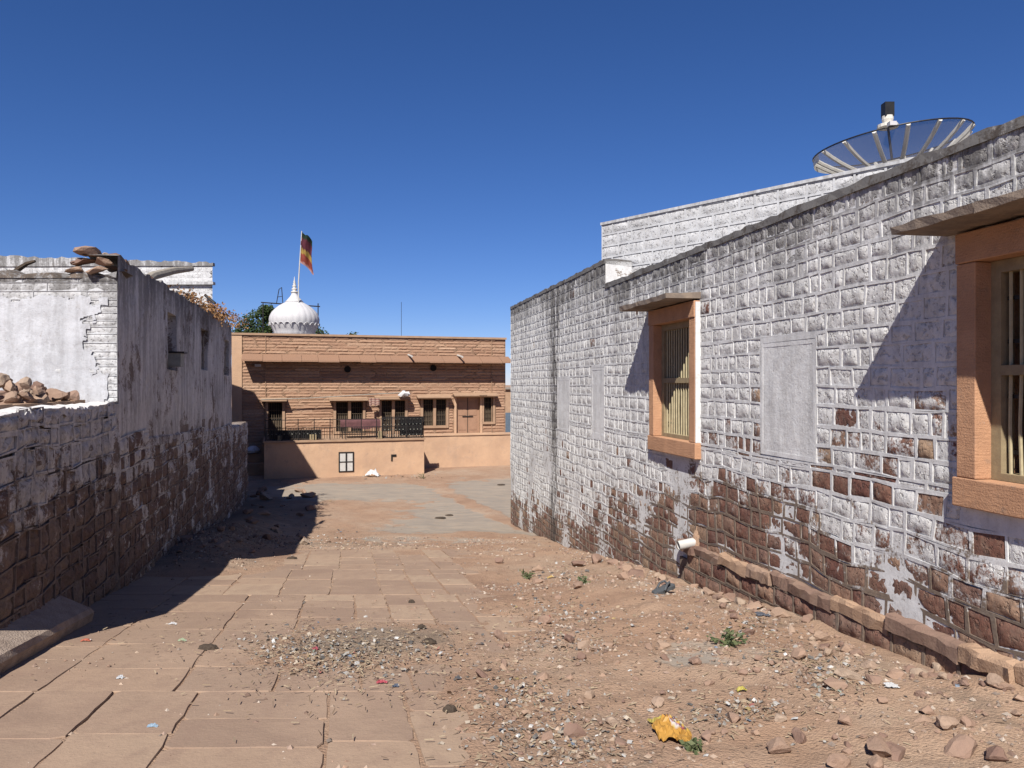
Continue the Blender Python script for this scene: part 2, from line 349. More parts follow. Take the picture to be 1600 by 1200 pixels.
# ------------------------------------------------------------------ paving
pav = MB()
pav.quad((-4.2, 2.0, prof(2) - .12), (.2, 2.0, prof(2) - .12), (.2, 3, prof(3) - .12), (-4.2, 3, prof(3) - .12))
path = pav.build('paved_path', M['ground']); tag(path, 'sandstone flagged path down the lane', None, None, 'structure')
rnd = random.Random(3)
ZONES = [(1.6, 5.35, [-3.1, -2.15, -1.6, -1.02, -.12, .4, .78], (.5, 1.05)), (5.35, 9.6, [-3.05, -2.15, -1.2, -.5, .1, .48, .92, 1.36, 1.9], (.42, .95)),
         (9.6, 12.2, [-3.0, -2.3, -1.55, -.85, -.2, .45, .9, 1.3, 1.75, 2.2], (.45, .95)), (12.2, 15.8, [-2.9, -1.9, -1.3, -.7, -.1, .5, .95, 1.5, 1.9, 2.4], (.45, 1.1))]
def slab(c0, c1, y0, y1, r):
    m = MB(); gp = .004 + r.random() * .012; th = .004 + r.random() * .004
    tx, ty = r.uniform(-.010, .010), r.uniform(-.002, .003); pts = []
    gy = .002 + r.random() * .004; cor = [(c0 + gp, y0 + gy), (c1 - gp, y0 + gy), (c1 - gp, y1 - gy), (c0 + gp, y1 - gy)]
    for i in range(4):
        a = cor[i]; b = cor[(i + 1) % 4]; k = r.uniform(.008, .04) * (2.4 if r.random() < .22 else 1)
        L = math.hypot(b[0] - a[0], b[1] - a[1]); n = max(3, int(L / .16))
        for j in range(n + 1):
            t = (k / L) + (1 - 2 * k / L) * j / n
            jj = r.uniform(-.010, .010)
            pts.append((a[0] + (b[0] - a[0]) * t + (jj if i % 2 else 0), a[1] + (b[1] - a[1]) * t + (0 if i % 2 else jj)))
    cx, cy = (c0 + c1) / 2, (y0 + y1) / 2
    def W(c, y, dz): return (c - .216 * y, y, prof(y) + dz + (c - cx) * tx + (y - cy) * ty - .006)
    n = len(pts); top = []; sh = .004
    for (c, y) in pts:
        dx, dy = cx - c, cy - y; l = math.hypot(dx, dy); top.append(m.vert(W(c + dx / l * sh, y + dy / l * sh, th)))
    rim = [m.vert(W(c, y, th - .008)) for c, y in pts]; bot = [m.vert(W(c, y, -.07)) for c, y in pts]
    m.face(top)
    for i in range(n):
        j = (i + 1) % n; m.face((rim[i], rim[j], top[j], top[i])); m.face((bot[i], bot[j], rim[j], rim[i]))
    return m
for (za, zb, cols, (l0, l1)) in ZONES:
    for c0, c1 in zip(cols, cols[1:]):
        y = za + (rnd.uniform(-.25, .25) if za > 2 else 0); y = max(y, za)
        y = za
        while y < zb - .05:
            y1 = y + rnd.uniform(l0, l1)
            if zb - y1 < .3: y1 = zb
            cm = (c0 + c1) / 2; ym = (y + y1) / 2
            ok = cm < np.interp(ym, PAVE_Y, PAVE_C) - .02 and (cm > -1.7 or ym < 12.3) and (cm > -2.75 - .034 * ym + .25)
            if ok and not (ym > 14.6 and rnd.random() < .25): slab(c0, c1, y, y1, rnd).build('paving_slab', M['slab'], path)
            y = y1

# ------------------------------------------------------------------ masonry
def subtract(a, b, holes):
    out = [(a, b)]
    for h0, h1 in holes:
        nxt = []
        for x0, x1 in out:
            if h1 <= x0 or h0 >= x1: nxt.append((x0, x1)); continue
            if h0 - x0 > .03: nxt.append((x0, h0))
            if x1 - h1 > .03: nxt.append((h1, x1))
        out = nxt
    return out
def cells_for(rows, s0, s1, wr, holes, r, zlim=None, align=()):
    """cells (s0, s1, z0, z1, plain); rows = list of z levels"""
    out = []
    for z0, z1 in zip(rows, rows[1:]):
        zm = (z0 + z1) / 2
        full = [h for h in holes if h[2] < z1 - .002 and h[3] > z0 + .002]
        for a, b in subtract(s0, s1, [(h[0], h[1]) for h in full]):
            s = a
            while s < b - 1e-4:
                e = s + r.uniform(*wr)
                if b - e < wr[0] * .75: e = b
                out.append((s, e, z0, z1, False)); s = e
        for h in full:                      # the row is cut short above or below an opening
            if h[2] - z0 > .015: out.append((h[0], h[1], z0, h[2], True))
            if z1 - h[3] > .015: out.append((h[0], h[1], h[3], z1, True))
    return out
def stone_into(m, fr, c, r, joint, base, lift, rough, step, paint, rn, stain):
    s0, s1, z0, z1 = c[:4]; s0 += joint; s1 -= joint; z0 += joint; z1 -= joint
    if s1 - s0 < .02 or z1 - z0 < .012: return
    nx_ = max(3, min(11, int(round((s1 - s0) / step)) + 2)); nz_ = max(3, min(9, int(round((z1 - z0) / step)) + 2))
    L = lift * r.uniform(.35, 1.25); tl, tv = r.uniform(-.4, .4) * L, r.uniform(-.5, .5) * L; idx = []
    sx, sz = r.random() * 50, r.random() * 50
    for j in range(nz_):
        for i in range(nx_):
            a = i / (nx_ - 1); b = j / (nz_ - 1); edge = i in (0, nx_ - 1) or j in (0, nz_ - 1)
            ss = s0 + (s1 - s0) * a; zz = z0 + (z1 - z0) * b
            if edge: d = base
            else:
                near = min(i, nx_ - 1 - i, j, nz_ - 1 - j)
                d = base + (L + tl * (a - .5) + tv * (b - .5)) * (.72 if near == 1 else 1) + rough * (r.uniform(-1, 1) * .7 + nz(ss * 9 + sx, zz * 9 + sz) * .9)
                ss += r.uniform(-.22, .22) * (s1 - s0) / nx_; zz += r.uniform(-.22, .22) * (z1 - z0) / nz_
            idx.append(m.vert(fr(ss, d, zz), paint=paint, rnd=rn, stain=stain))
    for j in range(nz_ - 1):
        for i in range(nx_ - 1):
            q = [idx[j * nx_ + i], idx[j * nx_ + i + 1], idx[(j + 1) * nx_ + i + 1], idx[(j + 1) * nx_ + i]]
            if fr.flip: q.reverse()
            if r.random() < .5: m.face((q[0], q[1], q[2])); m.face((q[0], q[2], q[3]))
            else: m.face((q[1], q[2], q[3])); m.face((q[1], q[3], q[0]))
def pointing_into(m, fr, c, r, joint, depth, paint, stain, wob=.006, pb=.12):
    s0, s1, z0, z1 = c[:4]; O = [(s0, z0), (s1, z0), (s1, z1), (s0, z1)]
    k = dict(stain=stain, rnd=.5)
    P = lambda s, z: paint(s, z) + pb
    if c[4] or s1 - s0 < 2.5 * joint or z1 - z0 < 2.5 * joint:
        q = [m.vert(fr(s, 0, z), paint=P(s, z), **k) for s, z in O]; m.face(q[::-1] if fr.flip else q); return
    jj = lambda: r.uniform(-wob, wob)
    I = [(s0 + joint + jj(), z0 + joint + jj()), (s1 - joint + jj(), z0 + joint + jj()), (s1 - joint + jj(), z1 - joint + jj()), (s0 + joint + jj(), z1 - joint + jj())]
    o = [m.vert(fr(s, 0, z), paint=P(s, z), **k) for s, z in O]; i_ = [m.vert(fr(s, 0, z), paint=P(s, z), **k) for s, z in I]; b_ = [m.vert(fr(s, -depth, z), paint=P(s, z), **k) for s, z in I]
    for a in range(4):
        b = (a + 1) % 4
        for q in ([o[a], o[b], i_[b], i_[a]], [i_[a], i_[b], b_[b], b_[a]]): m.face(q[::-1] if fr.flip else q)
def visible_score(fr, c):
    p = fr((c[0] + c[1]) / 2, 0, (c[2] + c[3]) / 2)
    if p.y < 1: return 0
    u = 800 + p.x / p.y * 1200; v = 600 - (p.z - CZ) / p.y * 1200
    if not (-15 < u < 1615 and -15 < v < 1215) or p.z < gz(p.x + fr.ax[1].x * .1, p.y) - .08: return 0
    return (c[1] - c[0]) * (c[3] - c[2]) / p.y ** 2
def rowlist(z0, z1, h0, h1, r):
    zs = [z0]
    while zs[-1] < z1 - h0 * .6: zs.append(zs[-1] + r.uniform(h0, h1))
    k = (z1 - z0) / (zs[-1] - z0); return [z0 + (z - z0) * k for z in zs]
def masonry(fr, cells, wall, mat_s, mat_p, r, paintf, stainf, baref, joint, depth, lift, rough, step, limit=300, name='stone', wob=.006, pb=.12):
    pm = MB(); rest = MB(); nrest = 0
    sc_ = sorted([visible_score(fr, c) if not c[4] else 0 for c in cells], reverse=True)
    thr = sc_[limit] if len(sc_) > limit else 0
    for c in cells:
        sm_, zm_ = (c[0] + c[1]) / 2, (c[2] + c[3]) / 2; st = stainf(sm_, zm_)
        if mat_p: pointing_into(pm, fr, c, r, joint * r.uniform(.7, 1.25), depth, paintf, st, wob, pb)
        if c[4]: continue
        pv = paintf(sm_, zm_) + r.uniform(-.12, .12)
        if r.random() < baref(sm_, zm_): pv -= r.uniform(.45, .9)
        rn = min(1, max(0, r.gauss(.45, .28))); v = visible_score(fr, c)
        if v > thr and v > 0:
            m = MB(); stone_into(m, fr, c, r, joint - .003, -depth, lift + depth, rough, step, pv, rn, st)
            if m.f: m.build(name, mat_s, wall, True)
        else: stone_into(rest, fr, c, r, joint - .003, -depth, lift + depth, rough, step * 1.3, pv, rn, st); nrest += 1
    if mat_p: pm.build('mortar_pointing', mat_p, wall)
    if rest.f: tag(rest.build(name + 'work', mat_s, wall, True), kind='stuff')

# ---- right house --------------------------------------------------------------------------------
RH = empty('whitewashed_house', None, 'long whitewashed stone house with two barred windows along the right side', 'house')
FR = frame((4.4, 0), (-.2, 1), (-1, -.2)); KY = 1 / math.sqrt(1.04)     # Y = s * KY
S = lambda Y: Y / KY
r = random.Random(11)
W1 = (S(9.9), S(11.46), rz(-.97), rz(1.08)); W2 = (S(3.95), S(5.575), rz(-.88), rz(1.08)); WINS = [W1, W2]
TOPN, TOPF, STEP = rz(1.75), rz(2.2), S(13.7); S0, S1 = -2.5, S(22.2)
def topz(s): return TOPN if s < STEP else TOPF
def foot(s): p = FR(s, 0, 0); return gz(p.x - .1, p.y)
def paint_r(s, z):
    Y = s * KY; b = float(np.interp(Y, [3, 6.3, 7.5, 9, 10.5, 13, 15.5, 18, 20, 22], [.7, .85, 1.25, 1.6, 1.42, .95, .72, .7, .78, .7]))
    h = z - (prof(Y)); return max(-.6, min(1.25, .5 + (h - b + .3 * nz(s * .8, z * 1.3, 3.0) + .42 * nz(s * 2.4, z * 3.0, 7.0) + .3 * nz(s * 6, z * 5, 2.0)) * .95))
def stain_r(s, z):
    t = topz(s) - z; Y = s * KY
    k = 1.0 * math.exp(-t / .5) * (.55 + .55 * max(0, nz(s * .8, 7.0) + .5)) + .26
    k += .8 * math.exp(-((Y - 17.3) / .35) ** 2) * sm(-.2, .4, t) + .25 * math.exp(-((Y - 15.5) / 2.5) ** 2) * sm(2.2, 0, t)
    return min(1, k)
def bare_r(s, z):
    Y = s * KY; h = z - CZ
    if -.95 < h < .2 and 5.4 < Y < 7.35: return .62 * sm(.2, -.25, h) + .04
    if -.95 < h < .15 and 8.4 < Y < 9.3: return .3
    return .010 if h > -.8 else .10
# panels of smooth plaster set in the wall
PAN = [(S(7.4), S(8.4), rz(-.76), rz(.44)), (S(13.75), S(14.5), rz(-.95), rz(.3)), (S(16.0), S(17.0), rz(-1.0), rz(.12))]
rows = rowlist(rz(-.77), TOPN, .15, .20, r)
rowsL = rowlist(rz(-4.5), rz(-.83), .16, .21, r)
holes = WINS + PAN
LEDGE = lambda s: rz(-1.84 - .05 * (s * KY - 5))
cells = cells_for(rows, S0, S1, (.14, .38), holes, r) + cells_for([rz(-.83), rz(-.77)], S0, S1, (.25, .6), holes, r) + cells_for(rowsL, S0, S1, (.15, .36), holes, r) \
      + cells_for(rowlist(TOPN, TOPF, .19, .22, r), STEP, S1, (.18, .42), [], r)
def underground(c): return c[3] < min(foot(c[0]), foot(c[1])) - .25 if c[0] > 1 else c[3] < rz(-2.6)
cells = [c for c in cells if not underground(c)]
# wall core with openings
core = MB(); DP = .009
edges = sorted([S0, STEP, S1] + [x for wn_ in WINS for x in wn_[:2]])
for a, b in zip(edges, edges[1:]):
    mid = (a + b) / 2; wn_ = next((q for q in WINS if q[0] < mid < q[1]), None); k = dict(paint=.7, rnd=.4, stain=.2)
    if wn_: core.fbox(FR, a, b, -.5, -DP, rz(-5), wn_[2], **k); core.fbox(FR, a, b, -.5, -DP, wn_[3], topz(mid) - .006, **k)
    else: core.fbox(FR, a, b, -.5, -DP, rz(-5), topz(mid) - .006, **k)
wall = core.build('wall', M['pointing'], RH)
masonry(warp(FR, .012, .9, 3.2, rz(-.9), .045), cells, wall, M['stone'], M['pointing'], r, paint_r, stain_r, bare_r, .015, DP, .004, .006, .034, wob=.010)
# flat panels, coping strip on top
for p in PAN:
    m = MB(); n_ = 8
    for i in range(n_):
        for j in range(n_):
            a0, a1 = p[0] + (p[1] - p[0]) * i / n_, p[0] + (p[1] - p[0]) * (i + 1) / n_; b0, b1 = p[2] + (p[3] - p[2]) * j / n_, p[2] + (p[3] - p[2]) * (j + 1) / n_
            q = [m.vert(FR(s_, -.004 + .006 * nz(s_ * 5, z_ * 5), z_), paint=.95, rnd=.5, stain=.3) for s_, z_, k_ in ((a0, b0, 1), (a1, b0, 1), (a1, b1, 1), (a0, b1, 1))]; m.face(q[::-1])
    m.build('plaster_panel', M['panel'], wall)
    f = MB(); e = .045
    for q in ((p[0], p[0] + e, p[2], p[3]), (p[1] - e, p[1], p[2], p[3]), (p[0] + e, p[1] - e, p[3] - e, p[3]), (p[0] + e, p[1] - e, p[2], p[2] + e)):
        f.fbox(FR, q[0], q[1], -.02, -.002 + r.random() * .002, q[2], q[3], paint=1.1, rnd=.5, stain=.25)
    f.build('panel_border', M['pointing'], wall)
cp = MB(); n_ = 150
for seg0, seg1, tz in ((S0, STEP - .001, TOPN), (STEP, S1, TOPF)):
    k = int((seg1 - seg0) / .13); prev = None
    for i in range(k + 1):
        s_ = seg0 + (seg1 - seg0) * i / k; h = .03 + .03 * nz(s_ * 3, 1.0) + r.uniform(-.012, .012)
        q = [cp.vert(FR(s_, dd, z_), paint=.62, rnd=.5, stain=1.3) for dd, z_ in ((.012 + r.uniform(-.006, .006), tz - .05), (.008, tz + h), (-.2, tz + h + .015), (-.5, tz + h * .6), (-.51, tz - .1))]
        if prev:
            for a in range(4): cp.face((prev[a], prev[a + 1], q[a + 1], q[a]))
        else: cp.face(q)
        prev = q
    cp.face(prev[::-1])
cp.build('wall_coping', M['pointing'], RH)
# plinth ledge at the foot
pl = MB(); s_ = 1.0; pcs = []
while s_ < S(10.35):
    e = s_ + r.uniform(.35, .8); pcs.append((s_, min(e, S(10.4)))); s_ = e
for a, b in pcs:
    zt = LEDGE((a + b) / 2) + r.uniform(-.025, .02); m = MB(); nn = 7; dd = .075 + r.uniform(-.025, .03); prev = None
    for i in range(nn + 1):
        t = a + .004 + (b - a - .008) * i / nn
        q = [m.vert(FR(t, d_ + r.uniform(-.014, .014), z_ + r.uniform(-.013, .013))) for d_, z_ in ((-.02, zt), (dd - .02, zt - .005), (dd, zt - .03), (dd - .005, zt - .13), (-.02, zt - .135))]
        if prev:
            for k_ in range(4): m.face((prev[k_], prev[k_ + 1], q[k_ + 1], q[k_]))
        else: m.face(q)
        prev = q
    m.face(prev[::-1]); m.build('ledge_stone', M['ledge'] if r.random() < .6 else M['rock'], wall)
FP = frame(tuple(FR(0, .055, 0))[:2], (-.2, 1), (-1, -.2))
pc = []
for lev in range(6):
    pc += [(a, b, LEDGE(a) - .135 - .2 * (lev + 1), LEDGE(a) - .135 - .2 * lev, False) for a, b in [(1.0 + .36 * i + (.15 * (lev % 2)), 1.36 + .36 * i + (.15 * (lev % 2))) for i in range(26)] if b < S(10.45)]
pc = [c for c in pc if c[3] > foot(c[0]) - .15]
pcm = MB(); pcm.fbox(FP, .8, S(10.42), -.05, -DP - .002, rz(-4), rz(-2.33), paint=-.3, rnd=.4, stain=.2)
plinth = pcm.build('plinth', M['pointing'], RH)
masonry(FP, pc, plinth, M['stone'], M['pointing'], r, lambda s, z: -.25 + .35 * nz(s * 2, z * 3), lambda s, z: .2, lambda s, z: .3, .016, DP, .012, .012, .05, limit=60)
# windows
def window(wn_, seed, two):
    r = random.Random(seed); s0, s1, z0, z1 = wn_
    win = MB(); J = .175; PR = .07; BK = -.30
    win.fbox(FR, s0, s0 + J, BK, PR, z0 + .21, z1 - .22); wf = win.build('window', M['sandstone'], RH)
    for nm, q in (('jamb', (s1 - J, s1, z0 + .21, z1 - .22)), ('sill', (s0 - .03, s1 + .03, z0, z0 + .207)), ('lintel', (s0, s1, z1 - .217, z1))):
        m = MB(); m.fbox(FR, q[0], q[1], BK, PR + (.012 if nm != 'jamb' else 0), q[2], q[3]); o = m.build(nm, M['sandstone'], wf)
        b = o.modifiers.new('b', 'BEVEL'); b.width = .008; b.segments = 2
    b = wf.modifiers.new('b', 'BEVEL'); b.width = .008; b.segments = 2
    # whitewashed near cheek of the frame
    m = MB(); m.fbox(FR, s0 - .018, s0 - .002, -.03, PR - .006, z0 + .212, z1 - .02, paint=1.1, rnd=.5, stain=.1); m.build('painted_cheek', M['pointing'], wf)
    # awning slab in pieces
    a0, a1 = s0 - .02, s1 + .17; cut = a0 + (a1 - a0) * .58
    for a, b in ((a0, cut), (cut + .006, a1)):
        m = MB(); nn = 6; prev = None
        for i in range(nn + 1):
            t = a + (b - a) * i / nn; j = lambda: r.uniform(-.007, .007)
            q = [m.vert(FR(t, d_ + j(), z_ + j())) for d_, z_ in ((-.1, z1 + .02), (.47, z1 + .012), (.475, z1 + .075), (.3, z1 + .085), (-.1, z1 + .11))]
            if prev:
                for k in range(5): m.face((prev[k], prev[(k + 1) % 5], q[(k + 1) % 5], q[k]))
            else: m.face(q)
            prev = q
        m.face(prev[::-1]); m.build('awning_slab', M['chajja'], wf)
    i0, i1, k0, k1 = s0 + J, s1 - J, z0 + .21, z1 - .22; T = .085
    for q in ((i0, i0 + T, k0, k1), (i1 - T, i1, k0, k1), (i0 + T, i1 - T, k1 - T, k1), (i0 + T, i1 - T, k0, k0 + .05), (i0 + T, i1 - T, (k0 + k1) / 2 - .035, (k0 + k1) / 2 + .035)):
        m = MB(); m.fbox(FR, q[0], q[1], -.17, -.06, q[2], q[3]); m.build('timber_frame', M['wood'], wf)
    zm = (k0 + k1) / 2; nb = 13
    for i in range(nb):
        t = i0 + T + (i1 - i0 - 2 * T) * (i + .5) / nb
        m = MB(); bend = r.uniform(-.01, .01); m.tube([FR(t, -.10, k0 + .04), FR(t + bend, -.10 + r.uniform(-.006, .006), (k0 + zm) / 2), FR(t, -.10, zm)], .0125, 6); m.build('bar', M['bar_paint'], wf)
        m = MB(); m.tube([FR(t, -.10, zm), FR(t, -.10, k1 - T)], .0125, 6); m.build('bar', M['bar_paint'], wf)
    for zz in (k0 + .2, zm - .18, zm + .2, k1 - T - .18):
        m = MB(); m.fbox(FR, i0 + T, i1 - T, -.118, -.113, zz - .014, zz + .014); m.build('cross_rail', M['iron'], wf)
    # boarded shutters behind the bars
    nbp = 6
    for i in range(nbp):
        a = i0 + T + (i1 - i0 - 2 * T) * i / nbp; b = i0 + T + (i1 - i0 - 2 * T) * (i + 1) / nbp - .008
        for za, zb in ((k0 + .05, zm - .03), (zm + .03, k1 - T)):
            m = MB(); m.fbox(FR, a, b, -.27, -.235 + r.uniform(0, .012), za, zb); m.build('shutter_board', M['wood_dark'], wf)
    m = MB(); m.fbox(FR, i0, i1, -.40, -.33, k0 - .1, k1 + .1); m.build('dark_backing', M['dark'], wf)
window(W1, 5, False); window(W2, 6, True)
# drain pipe at the foot
dp = at(1072, 853, 10.0); m = MB(); b0 = FR(dp.y / KY, -.2, rz(-2.02)); b1 = FR(dp.y / KY + .02, .24, rz(-2.1))
m.tube([b0, b1], .062, 14, cap=False); m.tube([b1, b0], .052, 14, cap=False); m.build('drain_pipe', M['white_pipe'], RH, True)
m = MB(); m.lathe((*FR(dp.y / KY, -.045, 0).xy, rz(-2.12)), [(.02, -.02), (.11, .0), (.10, .08), (.075, .16), (.055, .22), (.04, .27), (.01, .29)], 12)
for j, v in enumerate(m.v): m.v[j] = tuple(x + r.uniform(-.014, .014) for x in v)
o = m.build('mortar_lump', M['ledge'], RH)
# house body behind: roof, other walls
m = MB(); m.fbox(FR, S0, S1, -7, -.5, rz(1.15), rz(1.3)); m.build('roof', M['roofslab'], RH)
for q in ((S1 - .4, S1 - .01, -7, -.5), (S0, S0 + .4, -7, -.5), (S0, S1, -7.4, -7)):
    m = MB(); m.fbox(FR, q[0], q[1], q[2], q[3], rz(-5), rz(1.7), paint=1, rnd=.5, stain=.3); m.build('side_wall', M['white_plaster'], RH)
# upper room on the roof
UR = MB(); FU = frame((1.75, 15), (.883, -1), (-1, -.883)); LU = 8.6
UR.fbox(FU, 0, LU, -.4, -.014, rz(1.2), rz(3.1), paint=1, rnd=.5, stain=.15); up = UR.build('upper_room', M['white_plaster'], RH)
cu = cells_for(rowlist(rz(1.4), rz(3.1), .19, .23, r), 0, LU, (.25, .5), [], r)
masonry(FU, cu, up, M['strip_white'], M['white_plaster'], r, lambda s, z: 1.2, lambda s, z: .12 + .45 * math.exp(-(rz(3.1) - z) / .12), lambda s, z: 0, .018, .014, .004, .006, .06, limit=150, wob=.003)
m = MB(); m.fbox(FU, -.02, LU, -.42, .015, rz(3.1), rz(3.15), paint=1, rnd=.5, stain=.5); m.build('upper_coping', M['white_plaster'], RH)
m = MB(); m.fbox(FU, 0, .3, -3.5, -.4, rz(1.2), rz(3.09), paint=1, rnd=.5, stain=.2); m.fbox(FU, .3, LU, -3.5, -3.2, rz(1.2), rz(3.09), paint=1, rnd=.5, stain=.2); m.build('upper_side_wall', M['white_plaster'], RH)

# ---- satellite dish ---------------------------------------------------------------------------
D = empty('satellite_dish', None, 'large mesh satellite dish with pale ribs and black feed on the roof', 'satellite dish')
dc = at(1391, 226, 12.6); RD = 1.19; dep = .52
ez = Vector((-.12, .0, 1)).normalized(); ex = Vector((1, 0, .12)).normalized(); ey = ez.cross(ex)
def dp_(rr, a): return dc + (ex * math.cos(a) + ey * math.sin(a)) * rr * RD + ez * (dep * (rr * rr - 1))
NR = 16; m = MB(); K = 6; gi = []
for i in range(K + 1):
    for j in range(48): gi.append(m.vert(dp_(.06 + .94 * i / K, 6.2832 * j / 48)))
for i in range(K):
    for j in range(48): m.face((gi[i * 48 + j], gi[i * 48 + (j + 1) % 48], gi[(i + 1) * 48 + (j + 1) % 48], gi[(i + 1) * 48 + j]))
m.build('mesh_reflector', M['mesh'], D, True)
for k in range(NR):
    a = 6.2832 * (k + .35) / NR; m = MB(); m.tube([dp_(.05 + .95 * i / 8, a) - ez * .015 for i in range(9)], .034, 6); m.build('rib', M['dishmetal'], D)
m = MB(); m.tube([dp_(1, 6.2832 * j / 48) for j in range(49)], .012, 6); m.build('rim', M['iron'], D)
m = MB(); m.tube([dp_(.5, 6.2832 * j / 32) for j in range(33)], .008, 5); m.build('ring', M['dishmetal'], D)
m = MB()
aa = [math.pi * (.66 + .34 * i / 6) for i in range(7)]
for a0, a1 in zip(aa, aa[1:]): m.quad(dp_(1.0, a0), dp_(1.0, a1), dp_(1.0, a1) - ez * .13, dp_(1.0, a0) - ez * .13)
m.build('rim_panel', M['dishmetal'], D)
fc = dc - ez * dep; tip = at(1387, 195, 12.6)
m = MB(); m.tube([fc, tip], .02, 8); m.build('feed_pole', M['iron'], D)
m = MB(); m.lathe(tuple(tip), [(.05, -.06), (.16, -.05), (.16, .0), (.07, .02), (.09, .08), (.09, .14), (.04, .15)], 14); m.build('feed_horn', M['dishmetal'], D)
m = MB(); m.box(tip + Vector((0, 0, .24)), (.075, .075, .115)); m.build('feed_box', M['blackplastic'], D)
m = MB(); q = dp_(1.0, math.pi * 1.36) + ez * .035; m.box(q, (.05, .05, .03)); m.build('rim_clip', M['white'], D)
m = MB(); m.tube([fc + Vector((0, 0, .05)), (fc.x, fc.y, rz(1.3))], .06, 10); m.build('mast', M['iron'], D)

# ---- left ruined house -----------------------------------------------------------------------
LH = empty('ruined_house', None, 'tall shaded ruined house at left with bright whitewashed front', 'house')
FL = frame((-2.64, 0), (-.25, 1), (1, .25)); KL = 1 / math.sqrt(1.0625); SL = lambda Y: Y / KL
r = random.Random(21); YC = 10.0
def split_l(s): return rz(-.72 - .042 * (s * KL - 10))
def sheet(fr, s0, s1, z0f, z1f, holes, ds, dz, amp, paintf, stainf, depth, mat, name, parent, thick=.42):
    ss = sorted(set([s0, s1] + [x for h in holes for x in h[:2]])); out = []
    for a, b in zip(ss, ss[1:]): k = max(1, int((b - a) / ds)); out += [a + (b - a) * i / k for i in range(k)]
    ss = out + [s1]; tv = [0, 1]
    Z0, Z1 = z0f((s0 + s1) / 2), z1f((s0 + s1) / 2)
    nzr = int((Z1 - Z0) / dz); m = MB(); ids = {}
    def zat(s, j): a, b = z0f(s), z1f(s); return a + (b - a) * j / nzr
    def isin(s, z): return any(h[0] - 1e-4 <= s <= h[1] + 1e-4 and h[2] <= z <= h[3] for h in holes)
    for i, s in enumerate(ss):
        for j in range(nzr + 1):
            z = zat(s, j); d = amp * (fbm(s * 1.2, z * 1.2, 2.2) + .4 * nz(s * 6, z * 6)) 
            if j == nzr: z += .05 * nz(s * 3.1, 4.4) + r.uniform(-.025, .025)
            ids[i, j] = m.vert(fr(s, d, z), paint=paintf(s, z), rnd=.5, stain=stainf(s, z))
    for i in range(len(ss) - 1):
        for j in range(nzr):
            sm_ = (ss[i] + ss[i + 1]) / 2; zm_ = (zat(sm_, j) + zat(sm_, j + 1)) / 2
            q = [ids[i, j], ids[i + 1, j], ids[i + 1, j + 1], ids[i, j + 1]]
            if any(h[0] < sm_ < h[1] and h[2] < zm_ < h[3] for h in holes):
                P = [Vector(m.v[t]) for t in q]; B = [p - fr.ax[1] * depth for p in P]
                bi = [m.vert(p, paint=.3, rnd=.5, stain=.3) for p in B]; m.face(bi)
                for e, (di, dj) in enumerate(((0, -1), (1, 0), (0, 1), (-1, 0))):
                    s2 = sm_ + di * (ss[i + 1] - ss[i]); z2 = zm_ + dj * (Z1 - Z0) / nzr
                    if not any(h[0] < s2 < h[1] and h[2] < z2 < h[3] for h in holes): m.face((q[e], q[(e + 1) % 4], bi[(e + 1) % 4], bi[e]))
            else: m.face(q[::-1] if fr.flip else q)
    tb = [m.vert(fr(s, -thick, m.v[ids[i, nzr]][2] + .02 * nz(s * 4, 9)), paint=.6, rnd=.5, stain=.9) for i, s in enumerate(ss)]
    for i in range(len(ss) - 1): m.face((ids[i, nzr], ids[i + 1, nzr], tb[i + 1], tb[i]))
    return m.build(name, mat, parent)
NICHE = [(SL(13.3), SL(14.2), rz(.30), rz(1.30)), (SL(17.1), SL(18.1), rz(.35), rz(1.28)), (SL(21.2), SL(22.2), rz(.3), rz(1.2))]
def stain_l(s, z): return .5 + .5 * math.exp(-abs(z - rz(1.7)) / .4) + .3 * nz(s * .8, z * 1.2)
def paint_l(s, z): return max(-.2, min(1.2, .78 + .55 * nz(s * .9, z * .9, 4) + .5 * min(0, (z - split_l(s) - .45))))
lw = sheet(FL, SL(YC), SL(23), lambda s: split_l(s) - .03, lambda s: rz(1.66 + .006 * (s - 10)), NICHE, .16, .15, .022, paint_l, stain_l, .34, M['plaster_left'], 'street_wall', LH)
# lower masonry of the same wall, slightly battered and longer
FLb = frame(tuple(FL(0, .025, 0))[:2], (-.25, 1), (1, .25))
m = MB(); m.fbox(FLb, SL(YC) - .02, SL(27.6), -.6, -.03, rz(-5), rz(-1.35), paint=.2, rnd=.4, stain=.4); m.fbox(FLb, SL(YC) - .02, SL(20), -.5, -.032, rz(-1.4), rz(-.8), paint=.2, rnd=.4, stain=.4)
base = m.build('masonry_base', M['plaster_left'], LH)
lc = []
rowz = rowlist(rz(-4.4), rz(-.70), .19, .26, r)
for z0, z1 in zip(rowz, rowz[1:]):
    s_ = SL(YC)
    while s_ < SL(27.6):
        e = s_ + r.uniform(.2, .5)
        if z1 < split_l(s_) + .09 and z1 > gz(wallx_l(s_ * KL) + .1, s_ * KL) - .2: lc.append((s_, e, z0, z1, False))
        s_ = e
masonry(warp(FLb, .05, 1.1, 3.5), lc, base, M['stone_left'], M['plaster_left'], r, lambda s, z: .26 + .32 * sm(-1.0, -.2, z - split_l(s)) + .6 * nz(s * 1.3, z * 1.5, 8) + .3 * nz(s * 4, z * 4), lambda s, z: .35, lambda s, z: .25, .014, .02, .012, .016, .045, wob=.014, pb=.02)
m = MB(); n_ = 90; prev = None       # cap where the masonry steps back
